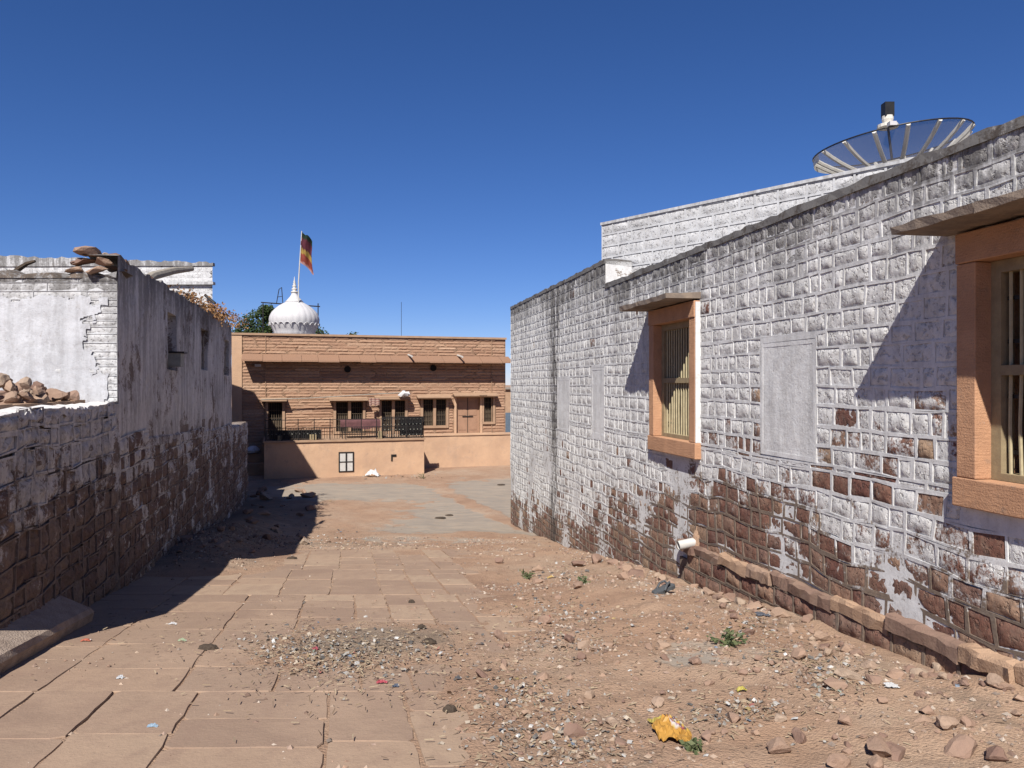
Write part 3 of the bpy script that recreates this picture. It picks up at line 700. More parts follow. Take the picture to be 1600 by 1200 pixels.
for i in range(n_ + 1):
    s_ = SL(YC) + (SL(27.6) - SL(YC)) * i / n_; zt = split_l(s_) + .03 * nz(s_ * 2, 3)
    q = [m.vert(FLb(s_, d_ + r.uniform(-.012, .012), z_), paint=.55, rnd=.5, stain=.5) for d_, z_ in ((.004, zt - .16), (.0, zt - .04), (-.06, zt + .03), (-.5, zt + .035))]
    if prev:
        for k in range(3): m.face((prev[k], q[k], q[k + 1], prev[k + 1]))
    prev = q
m.build('base_cap', M['plaster_left'], LH)
# front face toward the camera: thin whitewashed courses
FW = frame(tuple(FL(SL(YC), .0, 0))[:2], (-1, .0), (0, -1))
rw = rowlist(rz(-.6), rz(1.42), .075, .125, r)
fc_ = [c for c in cells_for(rw, 0, 5.2, (.35, .95), [], r)]
m = MB(); m.fbox(FW, .13, 5.2, -.45, -.01, rz(-3), rz(1.40), paint=1, rnd=.5, stain=.2); fw = m.build('front_wall', M['white_plaster'], LH)
def stain_f(s, z): return min(1, .28 + .95 * math.exp(-(rz(1.45) - z) / .22) + .25 * max(0, nz(s * 1.2, z * .4)))
def paint_f(s, z): return 1.15 - .55 * math.exp(-((z - rz(-.15)) / .15) ** 2) * sm(.0, .6, nz(s * 1.5, 3) + .3) * sm(.7, 1.2, s)
masonry(FW, fc_, fw, M['strip_white'], M['white_plaster'], r, paint_f, stain_f, lambda s, z: .004, .004, .012, .007, .007, .05, limit=280, wob=.003)
pz = MB(); n_ = 26      # ragged smooth lime render over the lower middle of the front
def rough_patch(m, fr, s0, s1, z0, z1, n, thr, d0):
    for i in range(n):
        for j in range(n):
            sA, sB = s0 + (s1 - s0) * i / n, s0 + (s1 - s0) * (i + 1) / n; zA, zB = z0 + (z1 - z0) * j / n, z0 + (z1 - z0) * (j + 1) / n
            e = min(i, n - 1 - i, j, n - 1 - j) / n
            if e * 1.6 + .3 * nz(sA * 1.3, zA * 1.8, 6) + .12 * nz(sA * 5, zA * 7, 2) + .05 * nz(sA * 17, zA * 21, 2) > thr: m.quad(*[fr(a + .035 * nz(a * 11, b * 11, 2), d0 + .01 * nz(a * 4, b * 4), b + .035 * nz(a * 11, b * 11, 9)) for a, b in ((sA, zA), (sB, zA), (sB, zB), (sA, zB))], paint=.95, rnd=.5, stain=.3)
rough_patch(pz, FW, .12, 5.2, rz(-.5), rz(1.15), 130, .06, .013); pz.build('lime_render', M['lime'], LH, True)
m = MB(); n_ = 40; prev = None        # broken top of the front wall
for i in range(n_ + 1):
    s_ = 5.2 * i / n_; h = rz(1.44) + .05 * nz(s_ * 3, 2.0) + r.uniform(-.02, .03)
    q = [m.vert(FW(s_, d_ + r.uniform(-.02, .02), z_), paint=.45, rnd=.5, stain=.9) for d_, z_ in ((.012, rz(1.38)), (.01, h), (-.2, h + .03), (-.44, h))]
    if prev:
        for k in range(3): m.face((prev[k], prev[k + 1], q[k + 1], q[k]))
    prev = q
m.build('broken_top', M['white_plaster'], LH)
m = MB(); m.fbox(FL, SL(10.4), SL(23), -6, -.42, rz(1.05), rz(1.2)); m.build('roof', M['roofslab'], LH)
m = MB(); m.fbox(FL, SL(22.6), SL(23) - .01, -6, -.05, rz(-4.5), rz(1.62), paint=.8, rnd=.5, stain=.4); m.fbox(FL, SL(10.5), SL(23), -6.4, -6, rz(-4.5), rz(1.3), paint=.8, rnd=.5, stain=.4); m.build('back_wall', M['plaster_left'], LH)
m = MB(); q = FL(SL(13.7), .06, rz(.43)); m.box(q, (.16, .11, .12), FL.ax); bx = m.build('meter_box', M['paintedtin'], LH)
m = MB(); m.box(FL(SL(13.7), .08, rz(.56)), (.18, .15, .015), FL.ax); m.build('meter_box_lid', M['iron'], bx)
for h in NICHE[1:]:
    for k in range(3):
        m = MB(); t = h[0] + (h[1] - h[0]) * (k + .5) / 3; m.tube([FL(t, -.08, h[2]), FL(t, -.08, h[2] + .75)], .02, 6); m.build('niche_bar', M['greywood'], LH)

# ---- loose rocks: shared shapes -------------------------------------------------------------------
def rock_mesh(seed, flat=.6):
    r = random.Random(seed); t = (1 + 5 ** .5) / 2; import bmesh
    bm = bmesh.new(); bmesh.ops.create_icosphere(bm, subdivisions=2, radius=1)
    planes = [(Vector((r.gauss(0, 1), r.gauss(0, 1), r.gauss(0, 1))).normalized(), r.uniform(.38, .72)) for _ in range(13)]
    for v in bm.verts:
        for n, d in planes:
            k = v.co.dot(n)
            if k > d: v.co -= n * (k - d)
        v.co *= (1 + r.uniform(-.05, .05)) * 1.12; v.co.z *= flat; v.co.x *= 1.15
    me = bpy.data.meshes.new('rock'); bm.to_mesh(me); bm.free(); me.materials.append(M['rock']); return me
ROCKS = [rock_mesh(i, .55 + .07 * (i % 6)) for i in range(12)]
def rock(p, size, label, group, r, name='rock', cat='rock', sink=.25, tilt=.35):
    o = bpy.data.objects.new(name, ROCKS[r.randrange(12)]); COL.objects.link(o)
    sx, sy, sz = size * r.uniform(.85, 1.2) / 2, size * r.uniform(.7, 1.1) / 2, size * r.uniform(.7, 1.1) / 2
    o.scale = (sx, sy, sz); o.rotation_euler = (r.uniform(-tilt, tilt), r.uniform(-tilt, tilt), r.uniform(0, 6.28))
    o.location = (p[0], p[1], p[2] + sz * .5 * (1 - sink * 1.6)); return tag(o, label, cat, group)

# ---- low wall, platform fill and rubble at left -------------------------------------------------------
LWL = empty('low_wall', None, 'low rough stone wall in shade at the left edge', 'wall'); r = random.Random(31)
S_A = SL(6.24); TL = rz(-.26)
m = MB(); m.fbox(FL, S_A + .05, SL(YC) + .3, -.42, -.035, rz(-3.2), TL - .03, paint=.3, rnd=.4, stain=.4); lwc = m.build('wall_core', M['plaster_left'], LWL)
lc = []; rowz = [rz(-3.0)]
while rowz[-1] < TL - .1: rowz.append(min(TL, rowz[-1] + r.uniform(.17, .3)))
for z0, z1 in zip(rowz, rowz[1:]):
    s_ = S_A + r.uniform(0, .03)
    while s_ < SL(YC) - .05:
        e = min(s_ + r.uniform(.16, .5), SL(YC) - .02)
        if e - s_ > .1: lc.append((s_, e, z0 + r.uniform(-.02, .02), z1 + r.uniform(-.02, .02), False))
        s_ = e
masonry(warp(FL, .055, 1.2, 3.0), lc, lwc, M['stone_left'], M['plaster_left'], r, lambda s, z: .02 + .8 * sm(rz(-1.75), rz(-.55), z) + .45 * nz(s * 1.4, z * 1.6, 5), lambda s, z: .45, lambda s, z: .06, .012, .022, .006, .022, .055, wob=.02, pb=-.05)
FE = frame(tuple(FL(S_A, .0, 0))[:2], (-1, -.05), (.05, -1)); m = MB(); m.fbox(FE, .38, 5, -.3, -.035, rz(-3.2), TL - .05, paint=0, rnd=.6, stain=.2); we = m.build('broken_end', M['ledge'], LWL)
masonry(warp(FE, .06, 1.2, 3.0), cells_for(rowlist(rz(-3.0), TL, .16, .3, r), .02, 5, (.2, .5), [], r), we, M['stone'], M['pointing'], r, lambda s, z: -.1, lambda s, z: .2, lambda s, z: .3, .012, .03, .02, .02, .06, limit=40)
m = MB(); prev = None
for i in range(61):
    s_ = S_A + (SL(YC) - S_A) * i / 60; h = TL + .035 * nz(s_ * 2.5, 1) + r.uniform(-.02, .02)
    q = [m.vert(FL(s_, d_ + r.uniform(-.02, .02), z_), paint=.85, rnd=.5, stain=.25) for d_, z_ in ((.0, h - .08), (-.01, h), (-.22, h + .02), (-.43, h - .03))]
    if prev:
        for k in range(3): m.face((prev[k], q[k], q[k + 1], prev[k + 1]))
    prev = q
m.build('wall_top', M['plaster_left'], LWL)
m = MB(); prev = None
for i in range(26):
    z = rz(-3.0) + (TL - rz(-3.0)) * i / 25; q = [m.vert(FL(SL(YC) + ds, d_ + r.uniform(-.014, .014), z), paint=.15 + .5 * sm(rz(-2.2), rz(-.5), z) + .4 * nz(z * 2, 1), rnd=.5, stain=.45) for ds, d_ in ((-.16 + r.uniform(-.05, .05), -.03), (-.06, .012), (.04, .025), (.17 + r.uniform(-.05, .05), -.005))]
    if prev:
        for k in range(3): m.face((prev[k], prev[k + 1], q[k + 1], q[k]))
    prev = q
m.build('corner_render', M['plaster_left'], LWL)
m = MB(); n_ = 30
PX = [[m.vert((FL(SL(6.5) + (SL(9.98) - SL(6.5)) * i / n_, -.3 - 5 * j / n_, TL - .06 + .05 * fbm(i * .4, j * .4)))) for j in range(n_ + 1)] for i in range(n_ + 1)]
for i in range(n_):
    for j in range(n_): m.face((PX[i][j], PX[i + 1][j], PX[i + 1][j + 1], PX[i][j + 1]))
tag(m.build('raised_terrace', M['ground'], smooth=True), 'earth fill behind the low wall', None, None, 'structure')
# pink edging stones along the platform edge
s_ = SL(6.4)
while s_ < SL(9.9):
    e = s_ + r.uniform(.35, .7); m = MB(); m.fbox(FL, s_, min(e, SL(9.95)) - .01, -.62, -.36, TL - .05, TL + .045 + r.uniform(0, .02)); m.build('edging_stone', M['ledge'], LWL); s_ = e
for k in range(85):
    uu = r.uniform(-25, 128); lim = 578 + max(0, uu) * .33; pile = max(0, 1 - max(0, uu) / 128); Y = r.uniform(8.0, 9.6)
    z = TL + .02 + r.random() * .33 * pile; p = at(uu, 600, Y); p.z = z
    if p.x > wallx_l(Y) - .4: continue
    rock(p, r.uniform(.10, .28), 'jagged sandstone rubble piled on the ledge before the bright front wall', 'rubble on the left ledge', r, 'rubble_stone', 'stone', .1, .6)
# corner stones and roof bits
CS = empty('corner_stones', None, 'reddish bare stones stacked on the corner of the ruined wall', 'stone stack')
cp_ = FL(SL(YC), -.25, rz(1.5))
for i, (dx, dy_, dz, sz) in enumerate(((-.30, .1, -.02, .3), (-.02, .05, -.02, .34), (-.22, .12, .11, .36), (.04, .1, .1, .26), (-.12, .1, .21, .4), (-.36, .2, .1, .24), (.0, .5, .05, .4), (-.1, .45, .2, .3))):
    o = bpy.data.objects.new('stone', ROCKS[(i * 5 + 2) % 12]); COL.objects.link(o); o.parent = CS; o.location = cp_ + Vector((dx, dy_, dz)); o.scale = (sz * .5, sz * .48, sz * .24); o.rotation_euler = (r.uniform(-.15, .15), r.uniform(-.15, .15), r.uniform(0, 6.28))
tops = [(215, 413, 13, .4), (228, 417, 14, .3), (196, 404, 11.2, .3), (205, 409, 12, .28), (175, 405, 10.6, .3), (160, 412, 10.5, .25)]
for i, (u, v, Y, sz) in enumerate(tops):
    p = at(u, v, Y); p = FL(SL(Y), -.25, rz(1.66)); rock(p, sz, 'loose brown stone lying on top of the ruined wall', 'stones on the ruined wall top', r, 'loose_stone', 'stone', .1)
m = MB(); a, b = FL(SL(15.0), -.45, rz(1.95)), FL(SL(19.2), -.2, rz(2.75)); b = at(300, 420, 16.5); a = at(238, 431, 14.6)
m.tube([a - (b - a) * .1 - Vector((0, 0, .05)), a, a.lerp(b, .5) + Vector((0, 0, .03)), b], [.09, .085, .075, .05], 9)
tag(m.build('timber_beam', M['greywood']), 'bleached timber beam poking up over the ruined wall top', 'beam')
m = MB(); p0 = at(28, 421, 11); m.tube([p0 - Vector((.1, 0, .1)), p0, at(42, 412, 11), at(55, 408, 11)], [.045, .04, .03, .02], 7); tag(m.build('dead_branch', M['bark']), 'dark bent branch on the left roof', 'branch')
# dry creeper on the wall top
DV = empty('dry_creeper', None, 'dead orange brown creeper hanging over the ruined wall top', 'plant'); st = MB(); lf = MB()
for k in range(46):
    Y = r.uniform(15.6, 22.9); b0 = FL(SL(Y), -.15 + r.uniform(-.15, .1), rz(1.68)); hmax = .38 * math.exp(-((Y - 17.0) / 1.6) ** 2) + .45 * math.exp(-((Y - 21.8) / 1.2) ** 2) + .15
    pts = [b0]; dv = Vector((r.gauss(0, .3), r.gauss(0, .4), 1))
    for q in range(6): dv += Vector((r.gauss(.05, .35), r.gauss(0, .35), -.33)); pts.append(pts[-1] + dv.normalized() * hmax * .38)
    st.tube(pts, .008, 4)
    for q in range(38):
        i = r.randrange(1, 6); p = pts[i] + Vector((r.gauss(0, .1), r.gauss(0, .1), r.gauss(0, .07))); d1 = Vector((r.gauss(0, 1), r.gauss(0, 1), r.gauss(0, 1))).normalized(); d2 = d1.orthogonal().normalized(); sz = r.uniform(.02, .05); rn = r.random()
        lf.quad(p - d1 * sz, p + d2 * sz * .6, p + d1 * sz, p - d2 * sz * .6, rnd=rn)
tag(st.build('stems', M['bark'], DV), kind='stuff'); tag(lf.build('leaves', M['dry'], DV), kind='stuff')

# ---- rear house at left ---------------------------------------------------------------------------
BH = empty('rear_house', None, 'white flat-roofed house rising behind the ruined wall at left', 'house'); r = random.Random(41)
FB = frame((-10.15, 26), (-1, .02), (-.02, -1))
m = MB(); SK = [FB(0, -.02, 0), FB(14, -.02, 0), FB(14, -.02, 0) + Vector((-2.9, 6, 0)), FB(0, -.02, 0) + Vector((-2.9, 6, 0))]
lo_ = [m.vert((p.x, p.y, rz(-4.5)), paint=1, rnd=.5, stain=.25) for p in SK]; hi_ = [m.vert((p.x, p.y, rz(4.05)), paint=1, rnd=.5, stain=.25) for p in SK]; m.face(hi_)
for i in range(4): m.face((lo_[i], lo_[(i + 1) % 4], hi_[(i + 1) % 4], hi_[i]))
if True: pass; bw = m.build('wall', M['white_plaster'], BH)
bc = cells_for(rowlist(rz(1.5), rz(4.1), .15, .2, r), 0, 14, (.5, 1.2), [], r)
masonry(FB, bc, bw, M['strip_white'], None, r, lambda s, z: 1.1, lambda s, z: min(1, .2 + .9 * math.exp(-(rz(4.1) - z) / .22) * (.4 + .6 * abs(nz(s, 2)))), lambda s, z: .02, .008, .02, .01, .012, .12, limit=200)
m = MB(); m.fbox(FB, -.07, 14, -.1, .1, rz(3.36), rz(3.45), paint=1, rnd=.5, stain=.6); m.build('string_course', M['white_plaster'], BH)
m = MB(); prev = None
for i in range(120):
    s_ = -.03 + 14 * i / 119; h = rz(4.1 + .035 * s_) + r.uniform(-.03, .05)
    q = [m.vert(FB(s_, d_, z_), paint=.8, rnd=.5, stain=.9) for d_, z_ in ((.02, rz(4.0)), (.02, h), (-.15, h), (-.15, rz(4.0)))]
    if prev:
        for k in range(3): m.face((prev[k], prev[k + 1], q[k + 1], q[k]))
    else: m.face(q)
    prev = q
m.build('parapet_top', M['white_plaster'], BH)
m = MB(); m.tube([FB(.2, .1, rz(3.0)), FB(-.2, .25, rz(2.7))], .05, 8); m.build('spout', M['iron'], BH)

# ---- far house of split sandstone ------------------------------------------------------------------
FH = empty('sandstone_house', None, 'long single storey sandstone house with peach terrace at the end of the lane', 'house'); r = random.Random(51)
an = R(17.2); FF = frame((-12.66, 36), (math.cos(an), math.sin(an)), (math.sin(an), -math.cos(an))); CA, SA = math.cos(an), math.sin(an)
def tu(u): k = (u - 800) / 1200; return (12.66 + 36 * k) / (CA - SA * k)
def zv(u, v): return CZ + (600 - v) / 1200 * (36 + SA * tu(u))
LF = tu(790)
def op(u0, u1, v0, v1): return (tu(u0), tu(u1), zv((u0 + u1) / 2, v1), zv((u0 + u1) / 2, v0))
OPEN = [op(419, 441, 629, 690), op(525, 567, 628, 674), op(596, 633, 626, 674), op(661, 697, 624, 665), op(756, 770, 621, 659)]
DOOR = (tu(713), tu(750), rz(-2.5), zv(730, 621))
FZ0 = rz(-2.5)
m = MB(); hs = sorted(OPEN + [DOOR]); e = 0
def wallseg(a, b, z0, z1): m.fbox(FF, a, b, -.5, -.03, z0, z1, rnd=.4)
for h in hs: wallseg(e, h[0], rz(-4.6), rz(2.3)); wallseg(h[0], h[1], rz(-4.6), h[2]); wallseg(h[0], h[1], h[3], rz(2.3)); e = h[1]
wallseg(e, LF, rz(-4.6), rz(2.3)); fwall = m.build('wall', M['tan_trim'], FH)
def strips(s0, s1, z0, z1, holes, fr, dlift, name, par):
    mm = MB()
    for c in cells_for(rowlist(z0, z1, .125, .15, r), s0, s1, (.5, 1.5), holes, r):
        if not c[4]: stone_into(mm, fr, c, r, .006, -.03, .03 + dlift, .014, .12, 0, min(1, max(0, r.gauss(.5, .25))), 0)
    tag(mm.build(name, M['facade_strip'], par), kind='stuff')
strips(.0, LF, rz(-4.3), rz(1.35), [(a - .12, b + .12, c - .12, d + .1) for a, b, c, d in OPEN + [DOOR]], FF, .012, 'stone_courses', fwall)
strips(.0, LF, rz(1.4), rz(2.3), [], FF, .012, 'parapet_courses', fwall)
m = MB(); m.fbox(FF, tu(362), .0, -.5, .02, rz(-4.5), rz(2.3)); m.build('plastered_end_pier', M['tan_paint'], FH)
for nm, t in (('pilaster_joint', 1.05), ('pilaster_joint', LF - .75)):
    m = MB(); m.fbox(FF, t - .012, t + .012, -.03, .03, rz(-2.5), rz(2.28)); m.build(nm, M['tan_trim'], fwall)
m = MB(); m.fbox(FF, tu(362) - .04, LF + .04, -.55, .06, rz(2.3), rz(2.4)); m.build('coping', M['tan_trim'], FH)
m = MB(); m.fbox(FF, 0, LF, -7, -.5, rz(1.5), rz(1.65)); m.build('roof', M['roofslab'], FH)
m = MB(); m.fbox(FF, 0, .4, -7, -.51, rz(-4.5), rz(2.3)); m.fbox(FF, LF - .4, LF, -7, -.51, rz(-4.5), rz(2.3)); m.fbox(FF, .4, LF - .4, -7, -6.6, rz(-4.5), rz(2.3)); m.build('side_wall', M['tan_paint'], FH)
# sloping stone awning across the front, laid in slabs
t = .0
while t < LF + .1:
    e = min(t + r.uniform(.7, 1.1), LF + .15); m = MB(); j = r.uniform(-.02, .02)
    q = [(.0, 1.42), (.80 + j, 1.12 + j), (.81 + j, 1.05 + j), (.0, 1.34)]
    A = [m.vert(FF(t + .006, d, rz(z))) for d, z in q]; B = [m.vert(FF(e - .006, d, rz(z))) for d, z in q]
    m.face(A); m.face(B[::-1])
    for k in range(4): m.face((A[k], A[(k + 1) % 4], B[(k + 1) % 4], B[k]))
    m.build('awning_slab', M['facade_strip'], FH); t = e
def far_window(h, npan, sh=True):
    a, b, z0, z1 = h; m = MB(); T = .09
    m.fbox(FF, a - .12, a, -.02, .05, z0 - .12, z1 + .1); m.fbox(FF, b, b + .12, -.02, .05, z0 - .12, z1 + .1); m.fbox(FF, a, b, -.02, .05, z1, z1 + .1); m.fbox(FF, a, b, -.02, .06, z0 - .12, z0)
    o = m.build('window', M['tan_trim'], FH)
    m = MB(); m.fbox(FF, a, b, -.30, -.24, z0, z1); m.build('pane', M['dark'], o)  # near-black backing panel, its colour standing for the unlit room inside
    for k in range(1, npan):
        t = a + (b - a) * k / npan; m = MB(); m.fbox(FF, t - .07, t + .07, -.2, .03, z0, z1); m.build('mullion', M['tan_trim'], o)
    for k in range(npan):
        t0 = a + (b - a) * k / npan + (.07 if k else 0); t1 = a + (b - a) * (k + 1) / npan - (.07 if k < npan - 1 else 0)
        m = MB()
        for q in range(6): t = t0 + (t1 - t0) * (q + .5) / 6; m.fbox(FF, t - .011, t + .011, -.10, -.08, z0, z1)
        for q in range(1, 5): z = z0 + (z1 - z0) * q / 5; m.fbox(FF, t0, t1, -.079, -.07, z - .012, z + .012)
        m.build('grille', M['wood_dark'], o)
        m = MB(); m.fbox(FF, t0, t1, -.17, -.15, z0, z0 + (z1 - z0) * .55); m.build('inner_shutter', M['dark'] if k % 2 else M['wood_dark'], o)
    return o
for h, npan in zip(OPEN, (1, 2, 2, 2, 1)):
    o = far_window(h, npan); zt = h[3] + .1; a, b = h[0] - .35, h[1] + .2; m = MB(); q = [(0, zt + .14), (.46, zt + .03), (.46, zt - .03), (0, zt + .06)]
    A = [m.vert(FF(a, d, z)) for d, z in q]; B = [m.vert(FF(b, d, z)) for d, z in q]; m.face(A); m.face(B[::-1])
    for k in range(4): m.face((A[k], A[(k + 1) % 4], B[(k + 1) % 4], B[k]))
    m.build('window_awning', M['tan_trim'], o)
m = MB(); m.fbox(FF, DOOR[0], DOOR[1], -.2, -.14, DOOR[2], DOOR[3]); dr = m.build('door', M['door_tan'], FH)
for q in ((DOOR[0] - .12, DOOR[0], DOOR[2], DOOR[3] + .1), (DOOR[1], DOOR[1] + .12, DOOR[2], DOOR[3] + .1), (DOOR[0], DOOR[1], DOOR[3], DOOR[3] + .1)):
    m = MB(); m.fbox(FF, q[0], q[1], -.05, .05, q[2], q[3]); m.build('door_frame', M['tan_paint'], dr)
dm = (DOOR[0] + DOOR[1]) / 2
for k in (-1, 1):
    for za, zb in ((.15, .75), (.9, 1.6)): m = MB(); m.fbox(FF, dm + k * .28 - .2, dm + k * .28 + .2, -.139, -.125, DOOR[2] + za, DOOR[2] + zb); m.build('door_panel', M['door_tan'], dr)
m = MB(); m.fbox(FF, dm - .012, dm + .012, -.138, -.122, DOOR[2], DOOR[3]); m.fbox(FF, dm - .28, dm + .28, -.12, -.10, DOOR[2] + .82, DOOR[2] + .87); m.build('latch_bar', M['iron'], dr)
zt = DOOR[3] + .1; m = MB(); q = [(0, zt + .14), (.46, zt + .03), (.46, zt - .03), (0, zt + .06)]
A = [m.vert(FF(DOOR[0] - .2, d, z)) for d, z in q]; B = [m.vert(FF(DOOR[1] + .25, d, z)) for d, z in q]; m.face(A); m.face(B[::-1])
for k in range(4): m.face((A[k], A[(k + 1) % 4], B[(k + 1) % 4], B[k]))
m.build('door_awning', M['tan_trim'], dr)
for u, v in ((543, 577), (677, 575)):
    m = MB(); c = FF(tu(u), 0, zv(u, v)); m.tube([c - FF.ax[1] * .02, c + FF.ax[1] * .035], .16, 18); m.build('round_vent', M['dark'], fwall)
for u in (638, 715):
    m = MB(); c = FF(tu(u), -.1, rz(1.46)); m.tube([c, c + FF.ax[1] * 1.15 - Vector((0, 0, .12))], .05, 10); m.build('roof_spout', M['white_pipe'], FH)
m = MB(); c = FF(tu(403), .1, zv(403, 571)); m.box(c, (.14, .08, .06), FF.ax); m.build('wall_lamp', M['white'], fwall)
m = MB(); m.tube([FF(tu(408), .45, zv(408, 624)), FF(tu(480), .42, zv(480, 622)), FF(tu(560), .5, zv(560, 617)), FF(tu(632), .45, zv(632, 613))], .025, 6); m.build('bamboo_rail', M['greywood'], FH)
m = MB(); m.tube([FF(tu(642), -3, rz(1.6)), FF(tu(642), -3, rz(4.4))], .012, 5); m.build('antenna_rod', M['iron'], FH)
# terrace and lower platform
T0, T1, TD = 1.03, 8.03, 3.2
def plat(a, b, d, nm, z1=-2.56):
    m = MB(); n = 40; k = 8; ids = []
    for j in range(k + 1):
        for i in range(n + 1):
            t = a + (b - a) * i / n; z = rz(-4.5) + (z1 + 4.5) * j / k; ids.append(m.vert(FF(t, d + .012 * fbm(t * 1.5, z * 1.5) + .03 * max(0, (1 - j / k)) ** 2, z)))
    for j in range(k):
        for i in range(n): q = j * (n + 1) + i; m.face((ids[q], ids[q + 1], ids[q + n + 2], ids[q + n + 1]))
    m.fbox(FF, a, b, .045, d - .02, rz(-4.5), rz(z1)); return m.build(nm, M['tan_paint'], FH)
te = plat(T0, T1, TD, 'terrace'); pf = plat(T1 + .003, LF + 2.5, .85, 'platform')
m = MB(); m.fbox(FF, T0 - .05, T1 + .05, .05, TD + .07, rz(-2.56), rz(-2.48)); m.build('terrace_edge', M['tan_trim'], te)
m = MB(); m.fbox(FF, T1 + .06, LF + 2.5, .05, .9, rz(-2.56), rz(-2.5)); m.build('platform_edge', M['tan_paint'], pf)
# basement window and vent in the terrace front
a, b = tu(0), 0
def tt(u, dd): k = (u - 800) / 1200; ox = -12.66 + SA * dd; oy = 36 - CA * dd; return (k * oy - ox) / (CA - SA * k)
def zt_(u, v, dd): return CZ + (600 - v) / 1200 * (36 - CA * dd + SA * tt(u, dd))
a, b, z0, z1 = tt(529, TD), tt(553, TD), zt_(541, 737, TD), zt_(541, 706, TD)
m = MB(); 
for q in ((a, a + .05, z0, z1), (b - .05, b, z0, z1), (a + .05, b - .05, z1 - .05, z1), (a + .05, b - .05, z0, z0 + .04), ((a + b) / 2 - .035, (a + b) / 2 + .035, z0 + .04, z1 - .05), (a + .05, (a + b) / 2 - .036, (z0 + z1) / 2 - .02, (z0 + z1) / 2 + .02), ((a + b) / 2 + .036, b - .05, (z0 + z1) / 2 - .02, (z0 + z1) / 2 + .02)):
    m.fbox(FF, q[0], q[1], TD - .05, TD + .05, q[2], q[3])
bwn = m.build('basement_window', M['iron'], FH)
for i in range(2):
    for j in range(2):
        m = MB(); x0 = a + .05 + i * (b - a - .1) / 2; y0 = z0 + .04 + j * (z1 - z0 - .09) / 2; m.fbox(FF, x0 + .01, x0 + (b - a - .1) / 2 - .01, TD - .04, TD + .03, y0, y0 + (z1 - z0 - .09) / 2); m.build('pane', M['white_pipe'], bwn)
m = MB(); a = tt(611, TD); z = zt_(615, 710, TD); m.fbox(FF, a, a + .07, TD, TD + .035, z - .3, z); m.fbox(FF, a + .07, a + .24, TD, TD + .035, z - .1, z); m.build('pipe_hole', M['dark'], te)
for k, (d0, d1, zz) in enumerate(((.6, 1.6, -3.6), (.2, 1.0, -3.2), (.1, .5, -2.85))):
    m = MB(); m.fbox(FF, T0 - .95, T0 - .01, d0 * 0 + .05 + k * .0, d1, rz(-4.4), rz(zz)); m.build('step', M['tan_trim'], FH)
# railing round the terrace edge
RL = empty('terrace_railing', None, 'thin black iron railing along the edge of the peach terrace', 'railing')
zr = rz(-2.48)
for t in np.linspace(T0 + .05, T1 - .1, 11): m = MB(); m.tube([FF(t, TD - .08, zr), FF(t, TD - .08, zr + .95)], .02, 6); m.build('post', M['iron'], RL)
for zz in (.9, .55): m = MB(); m.tube([FF(T0 + .05, TD - .08, zr + zz), FF(T1 - .1, TD - .08, zr + zz)], .015, 6); m.build('rail', M['iron'], RL)
m = MB(); m.tube([FF(T0 + .05, TD - .08, zr + .9), FF(T0 + .05, .4, zr + .9)], .018, 6); m.build('rail', M['iron'], RL)
for t in np.linspace(T0 + .12, T1 - .15, 62): m = MB(); m.tube([FF(t, TD - .08, zr + .06), FF(t, TD - .08, zr + .55)], .011, 5); m.build('baluster', M['iron'], RL)
# ornate iron panels
def panel(name, a, b, d, z0, z1, label, cat, solid=0, tilt=0):
    P = empty(name, None, label, cat, None)
    for q in ((a, a + .04, z0, z1), (b - .04, b, z0, z1), (a + .04, b - .04, z1 - .04, z1), (a + .04, b - .04, z0, z0 + .04)):
        m = MB(); m.fbox(FF, q[0], q[1], d - .02, d + .02, q[2], q[3]); m.build('frame_bar', M['iron'], P)
    n = int((b - a) / .085)
    for i in range(n): t = a + .04 + (b - a - .08) * (i + .5) / n; m = MB(); m.tube([FF(t, d, z0 + .04), FF(t, d, z1 - .04)], .016, 5); m.build('baluster', M['iron'], P)
    nr = max(1, int((z1 - z0) / .24))
    for jx in range(nr):
        z = z0 + (z1 - z0) * (jx + .6) / nr
        for i in range(0, n, 2): t = a + .04 + (b - a - .08) * (i + .5 + .5 * (jx % 2)) / n; m = MB(); m.tube([FF(t, d + .012, z), FF(t, d + .028, z)], .022, 8); m.build('rosette', M['paintedtin'], P)
    if solid: m = MB(); m.fbox(FF, a + (b - a) * solid, b - .04, d - .05, d - .03, z0 + (z1 - z0) * .1, z1 - .04); m.build('backing_sheet', M['blackplastic'], P)
    return P
da = TD - .3
panel('ornate_iron_screen', tt(416, da), tt(502, da), da, zr + .01, zr + .45, 'low black ornate iron panel lying along the left of the terrace', 'screen', .05)
panel('ornate_iron_screen', tt(597, da), tt(662, da), da, zr + .01, zr + .98, 'tall black ornate iron panel with sheet backing at terrace right corner', 'screen', .42)
for i, (u, wd, h, lb) in enumerate(((437, .2, .22, 'tan block in front of the low iron panel, left one'), (489, .3, .24, 'tan block in front of the low iron panel, right one'), (594, .18, .34, 'tan block between the cloth-covered cot and tall iron panel'))):
    m = MB(); c = FF(tt(u, TD - .2), TD - .2, zr + h / 2); m.box(c, (wd / 2, .09, h / 2), FF.ax); o = m.build('stone_block', M['wood']); tag(o, lb, 'block'); b_ = o.modifiers.new('b', 'BEVEL'); b_.width = .012
CT = empty('iron_cot', None, 'iron cot frame covered with a maroon cloth on the terrace', 'cot'); dc_ = TD - .7
a, b = tt(535, dc_), tt(591, dc_)
for t in (a, b):
    for d in (dc_, dc_ - .8): m = MB(); m.tube([FF(t, d, zr), FF(t, d, zr + .8)], .025, 6); m.build('leg', M['iron'], CT)
for d in (dc_, dc_ - .8):
    for zz in (.25, .78): m = MB(); m.tube([FF(a, d, zr + zz), FF(b, d, zr + zz)], .02, 6); m.build('rail', M['iron'], CT)
